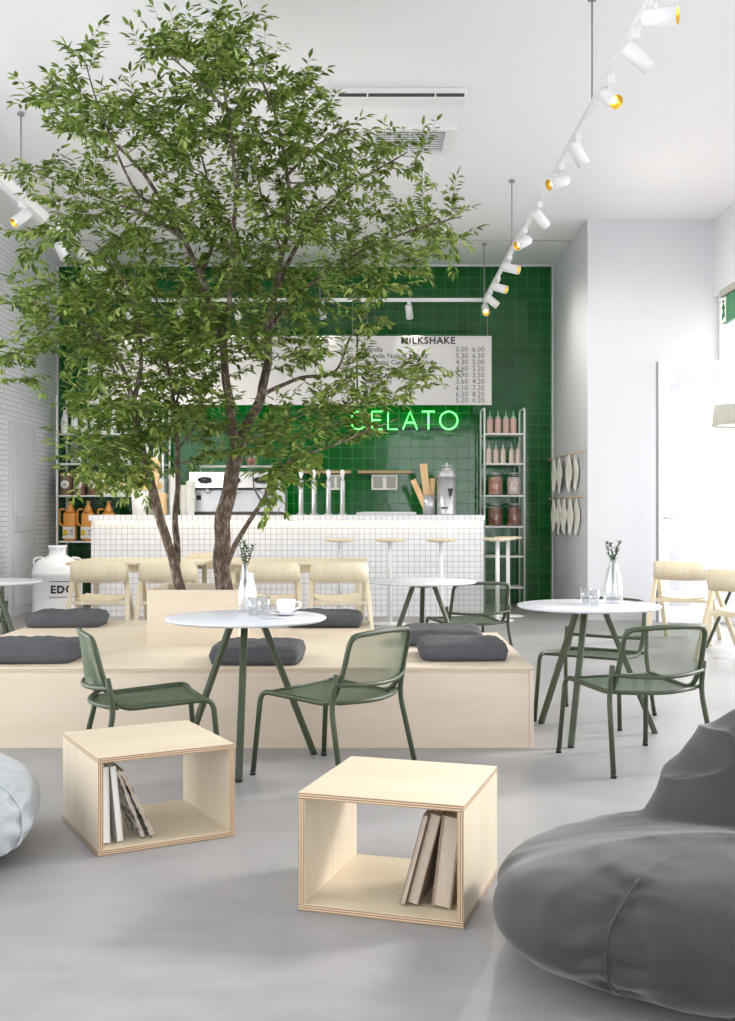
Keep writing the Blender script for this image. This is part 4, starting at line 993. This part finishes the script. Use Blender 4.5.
# ------------------------------------------------------------------ trees
def limb(pts, n=5):
    P = [at(px, py, Y) for px, py, Y in pts]; return smooth_path(P, n)
TB = [  # (points, r0, r1)
 ([(226,600,7.16),(222.5,570,7.16),(222,540,7.16),(227,500,7.15),(233,468,7.14),(238,448,7.13)], .058, .046),
 ([(237,455,7.13),(232,425,7.1),(228,390,7.1),(223,350,7.05),(213,312,7.0),(200,276,6.95),(184,240,6.9),(165,206,6.85),(146,178,6.8),(122,150,6.7),(100,138,6.65)], .036, .006),
 ([(237,455,7.13),(249,420,7.15),(262,395,7.2),(267,360,7.2),(269,330,7.2),(275,290,7.15),(283,255,7.1),(288,220,7.05),(288,175,7.0),(278,125,6.9),(262,80,6.8)], .04, .007),
 ([(226,568,7.14),(235,545,7.1),(250,520,7.0),(262,502,6.95),(276,477,6.9),(295,458,6.85),(330,447,6.75),(365,432,6.7),(400,418,6.65)], .02, .004),
 ([(262,502,6.95),(254,487,6.9),(253,470,6.9)], .009, .003),
 ([(269,330,7.2),(300,292,7.3),(335,268,7.4),(372,246,7.4),(420,228,7.4),(462,216,7.4)], .018, .004),
 ([(276,290,7.15),(306,230,7.3),(345,190,7.35),(380,168,7.35),(408,152,7.3)], .018, .004),
 ([(223,350,7.05),(229,300,6.8),(233,240,6.7),(235,180,6.6),(228,110,6.6),(220,55,6.7),(224,12,6.8)], .022, .004),
 ([(262,395,7.2),(300,378,7.4),(335,372,7.6),(350,338,7.6),(368,312,7.6)], .016, .004),
 ([(184,240,6.9),(150,216,7.1),(110,202,7.3),(70,186,7.4),(25,168,7.5)], .016, .004),
 ([(288,175,7.0),(318,145,6.9),(350,128,6.8)], .012, .004),
 ([(228,110,6.6),(195,78,6.6),(160,48,6.6)], .01, .003),
 ([(200,276,6.95),(215,230,7.3),(205,170,7.5),(190,120,7.5)], .016, .004),
 ([(165,206,6.85),(135,190,6.5),(100,110,6.4),(85,60,6.4)], .012, .003),
 ([(283,255,7.1),(262,200,6.8),(255,150,6.6)], .012, .003),
 ([(238,448,7.13),(290,420,7.5),(340,400,7.7)], .014, .003),
]
TA = [
 ([(181,600,7.0),(177,575,7.0),(169,548,6.98),(160,518,6.95),(151,486,6.9),(143,455,6.9),(136,425,6.85),(133,402,6.85)], .036, .022),
 ([(176,572,7.0),(177,545,7.05),(175,520,7.08),(178,490,7.1),(177,450,7.1),(174,410,7.1),(168,370,7.05),(160,320,7.0),(152,280,6.9)], .026, .006),
 ([(133,402,6.85),(120,362,6.8),(95,332,6.8),(60,312,6.8),(22,298,6.8)], .018, .004),
 ([(133,402,6.85),(141,360,6.9),(136,312,6.8),(120,272,6.7),(95,242,6.6)], .018, .004),
 ([(136,425,6.85),(112,420,6.7),(88,438,6.6),(70,455,6.5)], .01, .003),
 ([(151,486,6.9),(128,478,6.75),(105,472,6.7)], .008, .003),
 ([(60,312,6.8),(28,345,6.7),(5,368,6.7)], .008, .003),
 ([(177,450,7.1),(195,425,7.2),(205,395,7.3)], .009, .003),
 ([(174,410,7.1),(185,370,6.8),(190,330,6.6)], .009, .003),
]
# crown clumps: (px, py, rx, ry, leaves-weight, Y)
CB = [(360,419,14,9,.25,6.8),(228,28,20,24,.7,6.75),(195,60,52,34,2.1,6.7),(165,45,26,18,.5,6.6),(240,75,40,40,1.4,6.7),(84,66,14,26,.4,6.5),(62,102,36,20,.9,6.55),(105,118,50,26,1.5,6.6),
 (150,135,58,34,2,6.9),(205,125,55,50,2.6,6.8),(262,130,48,48,2.2,6.8),(300,90,26,24,.8,6.8),(318,135,42,32,1.4,6.85),(395,150,40,22,1,7.25),(350,175,42,30,1.2,7.2),
 (70,185,48,26,1.2,7.3),(32,168,20,12,.3,7.4),(125,215,55,34,2,7.0),(185,200,50,50,2.4,6.9),(245,210,50,50,2.6,6.8),(300,215,46,45,2,7.1),(345,230,50,30,1.4,7.3),
 (425,212,48,22,1.2,7.35),(440,245,30,16,.5,7.35),(390,255,55,24,1.6,7.3),(330,285,55,28,1.8,7.3),(392,284,30,10,.25,7.4),(265,280,50,36,2,7.0),(210,290,46,40,1.9,6.9),
 (130,255,60,26,1.6,6.9),(60,232,38,18,.8,7.0),(30,252,18,8,.2,7.0),(285,340,45,30,1.3,7.1),(235,345,42,36,1.6,6.9),(330,350,44,28,1.0,7.3),(368,318,26,12,.4,7.5),
 (400,385,42,20,1.0,6.9),(420,360,20,14,.3,7.0),(338,392,40,22,1.0,7.0),(300,425,50,24,1.4,6.9),(352,430,28,12,.35,6.7),(255,440,30,20,.7,6.9),(288,478,28,18,.7,6.85),(270,500,16,8,.2,6.9),(310,455,24,12,.4,6.8),(225,415,25,20,.5,6.9)]
CA = [(112,300,52,30,1.8,6.8),(45,300,36,22,.9,6.8),(18,350,22,22,.4,6.7),(75,345,40,22,1.0,6.8),(30,385,15,10,.12,6.7),(140,345,50,34,2,6.9),(185,330,36,34,1.3,6.9),(175,385,42,32,1.6,7.0),
 (110,395,46,28,1.5,6.8),(90,440,28,22,.7,6.7),(130,450,34,26,1.2,6.7),(100,474,26,14,.4,6.6),(150,420,34,22,1.0,6.9),(195,425,26,24,.7,7.1),(205,450,14,16,.25,7.1),(125,484,22,9,.3,6.7)]
def make_tree(name, label, limbs, clumps, seed, nt, loc):
    rnd = random.Random(seed); t = thing(name, label, 'tree', loc, 0, 'two small leafy trees in the planter'); off = Vector(loc)
    wood = MB(); nodes = []; rad = []
    for pts, r0, r1 in limbs:
        P = limb(pts, 6); n = len(P)
        rs = [(r0+(r1-r0)*(i/(n-1))**.8)*(1+.07*noise.noise(p*9)) for i, p in enumerate(P)]
        if pts[0][1] >= 599: rs[0] *= 1.25; rs[1] *= 1.12
        Q = [p-off+Vector((noise.noise(p*6+Vector((5,0,0))), noise.noise(p*6), 0))*r0*.35 for p in P]
        wood.tube(Q, rs, 10); 
        for i, p in enumerate(P):
            if p.z > 1.55: nodes.append(tuple(p)); rad.append(rs[i])
    tot = sum(c[4] for c in clumps); targets = []
    for (px, py, rx, ry, w_, Y) in clumps:
        for _ in range(max(2, int(nt*w_/tot+.5))):
            a = rnd.random()*6.283; q = math.sqrt(rnd.random()); dpt = (rnd.random()*2-1)*min(.75, .25+rx/90)*math.sqrt(max(.05, 1-q*q*.8))
            yy = Y+dpt; X_ = px+rx*q*math.cos(a)*.92; Z_ = py+ry*q*math.sin(a)*.92
            if Z_ < 380: yy = min(yy, 3.22*F/max(60, CY-Z_))
            targets.append(at(X_, Z_, yy))
    arr = np.array(nodes); 
    targets.sort(key=lambda p: float(np.min(np.sum((arr-np.array(p))**2, axis=1))))
    lf = MB(); cap = len(nodes); buf = np.zeros((cap+len(targets)*8, 3)); buf[:cap] = arr; cnt = cap; rads = list(rad)
    for p in targets:
        dv = buf[:cnt]-np.array(p); d2 = np.sum(dv*dv, axis=1) + np.maximum(0, buf[:cnt, 2]-p.z+.02)*.35   # grow upward from below
        k = int(np.argmin(d2)); s0 = Vector(buf[k]); dd = p-s0; Ln = dd.length
        if Ln < .03: continue
        mid = s0+dd*.5+Vector((rnd.gauss(0,.05), rnd.gauss(0,.05), -.08*Ln+rnd.gauss(0,.03)))*min(1, Ln*3)
        P = smooth_path([s0, mid, p], 4); r0 = min(rads[k]*.7, .0035+.006*Ln); n = len(P)
        rr_ = [r0+(.0012-r0)*i/(n-1) for i in range(n)]
        wood.tube([q-off for q in P], rr_, 5, caps=False)
        for i in range(2, n):
            if cnt < len(buf): buf[cnt] = P[i]; cnt += 1; rads.append(rr_[i])
        # leaves alternate along the outer part, then a tip spray
        ext = (P[-1]-P[-2]).normalized(); tip = P[-1]
        side = 1
        run = []
        for i in range(max(1, n//3), n-1):
            for f_ in (0, .5): run.append((P[i].lerp(P[i+1], f_), (P[i+1]-P[i]).normalized()))
        spray_dir = (ext + Vector((rnd.gauss(0,.35), rnd.gauss(0,.35), -.15))).normalized()
        for q in range(6): run.append((tip+spray_dir*.028*q, spray_dir))
        wood.tube([tip-off, tip+spray_dir*.15-off], [.0013,.0008], 4, caps=False)
        if Ln > .55: run = run[-9:]
        for (q, tdir) in run:
            sd = tdir.cross(Vector((0,0,1)));  sd = sd.normalized() if sd.length > .1 else Vector((1,0,0))
            for s_ in ((1,-1) if rnd.random() < .4 else (side,)):
                d = (tdir*(.5+rnd.random()*.6)+sd*s_*(.6+.5*rnd.random())+Vector((rnd.gauss(0,.3), rnd.gauss(0,.3), rnd.gauss(-.25,.35)))).normalized()
                nr = Vector((rnd.gauss(0,.35), rnd.gauss(0,.35), 1)).normalized()
                if q.z < ZC-.12: leaf_into(lf, q-off+d*.008, d, .046+.026*rnd.random(), .018+.008*rnd.random(), nr)
            side = -side
        d = (spray_dir+Vector((0,0,-.2))).normalized()
        if tip.z < ZC-.3: leaf_into(lf, tip+spray_dir*.15-off, d, .07, .023, Vector((rnd.gauss(0,.3), rnd.gauss(0,.3), 1)))
    wood.build('trunk_and_branches', M['bark'], t)
    fo = lf.build('foliage', M['leaf'], t); print(name, 'leaves', len(lf.f)//6)
    return t
make_tree('leafy_tree', 'thick-trunked leafy tree, right one in the planter with the tall crown', TB, CB, 11, 980, at(226,600,7.16))
make_tree('leafy_tree', 'slim forked leafy tree, left one in the planter with the lower crown', TA, CA, 23, 400, at(181,600,7.0))

# ------------------------------------------------------------------ light
wd = bpy.data.worlds.new('sky'); bpy.context.scene.world = wd; wd.use_nodes = True
nt = wd.node_tree; bg = nt.nodes['Background']; bg.inputs['Color'].default_value = (.93,.965,1,1); bg.inputs['Strength'].default_value = 3.4
sun = bpy.data.lights.new('sun', 'SUN'); sun.energy = 2.7; sun.angle = R(10); sun.color = (1,.975,.945)
so = bpy.data.objects.new('sun', sun); col.objects.link(so)
sd = Vector((-.76,-.36,-.5)); so.rotation_euler = sd.to_track_quat('-Z','Y').to_euler()
def portal(loc, sx, sy, direction):
    l = bpy.data.lights.new('window_portal', 'AREA'); l.shape = 'RECTANGLE'; l.size = sx; l.size_y = sy; l.cycles.is_portal = True
    o = bpy.data.objects.new('window_portal', l); col.objects.link(o); o.location = loc; o.rotation_euler = Vector(direction).to_track_quat('-Z','Z').to_euler()
portal((XR+.32, (4.5+YC)/2, WT/2), WT, YC-4.5, (-1,0,0)); portal((XR+.32, .2, WT/2), WT, 7.9, (-1,0,0)); portal((XL-.32, 2.25, WT/2), WT, 11.9, (1,0,0)); portal(((.6+XR)/2, YN-.2, WT/2), XR-.6, WT, (0,1,0))

# ------------------------------------------------------------------ camera and view
cam = bpy.data.cameras.new('camera'); co = bpy.data.objects.new('camera', cam); col.objects.link(co)
co.location = (0,0,H); co.rotation_euler = (R(90),0,0); cam.sensor_fit = 'HORIZONTAL'; cam.sensor_width = 36; cam.lens = 36*F/735; cam.clip_end = 200
sc = bpy.context.scene; sc.camera = co
sc.view_settings.view_transform = 'Standard'; sc.view_settings.look = 'None'; sc.view_settings.gamma = 1; sc.view_settings.use_curve_mapping = False
sc.view_settings.exposure = 0.5
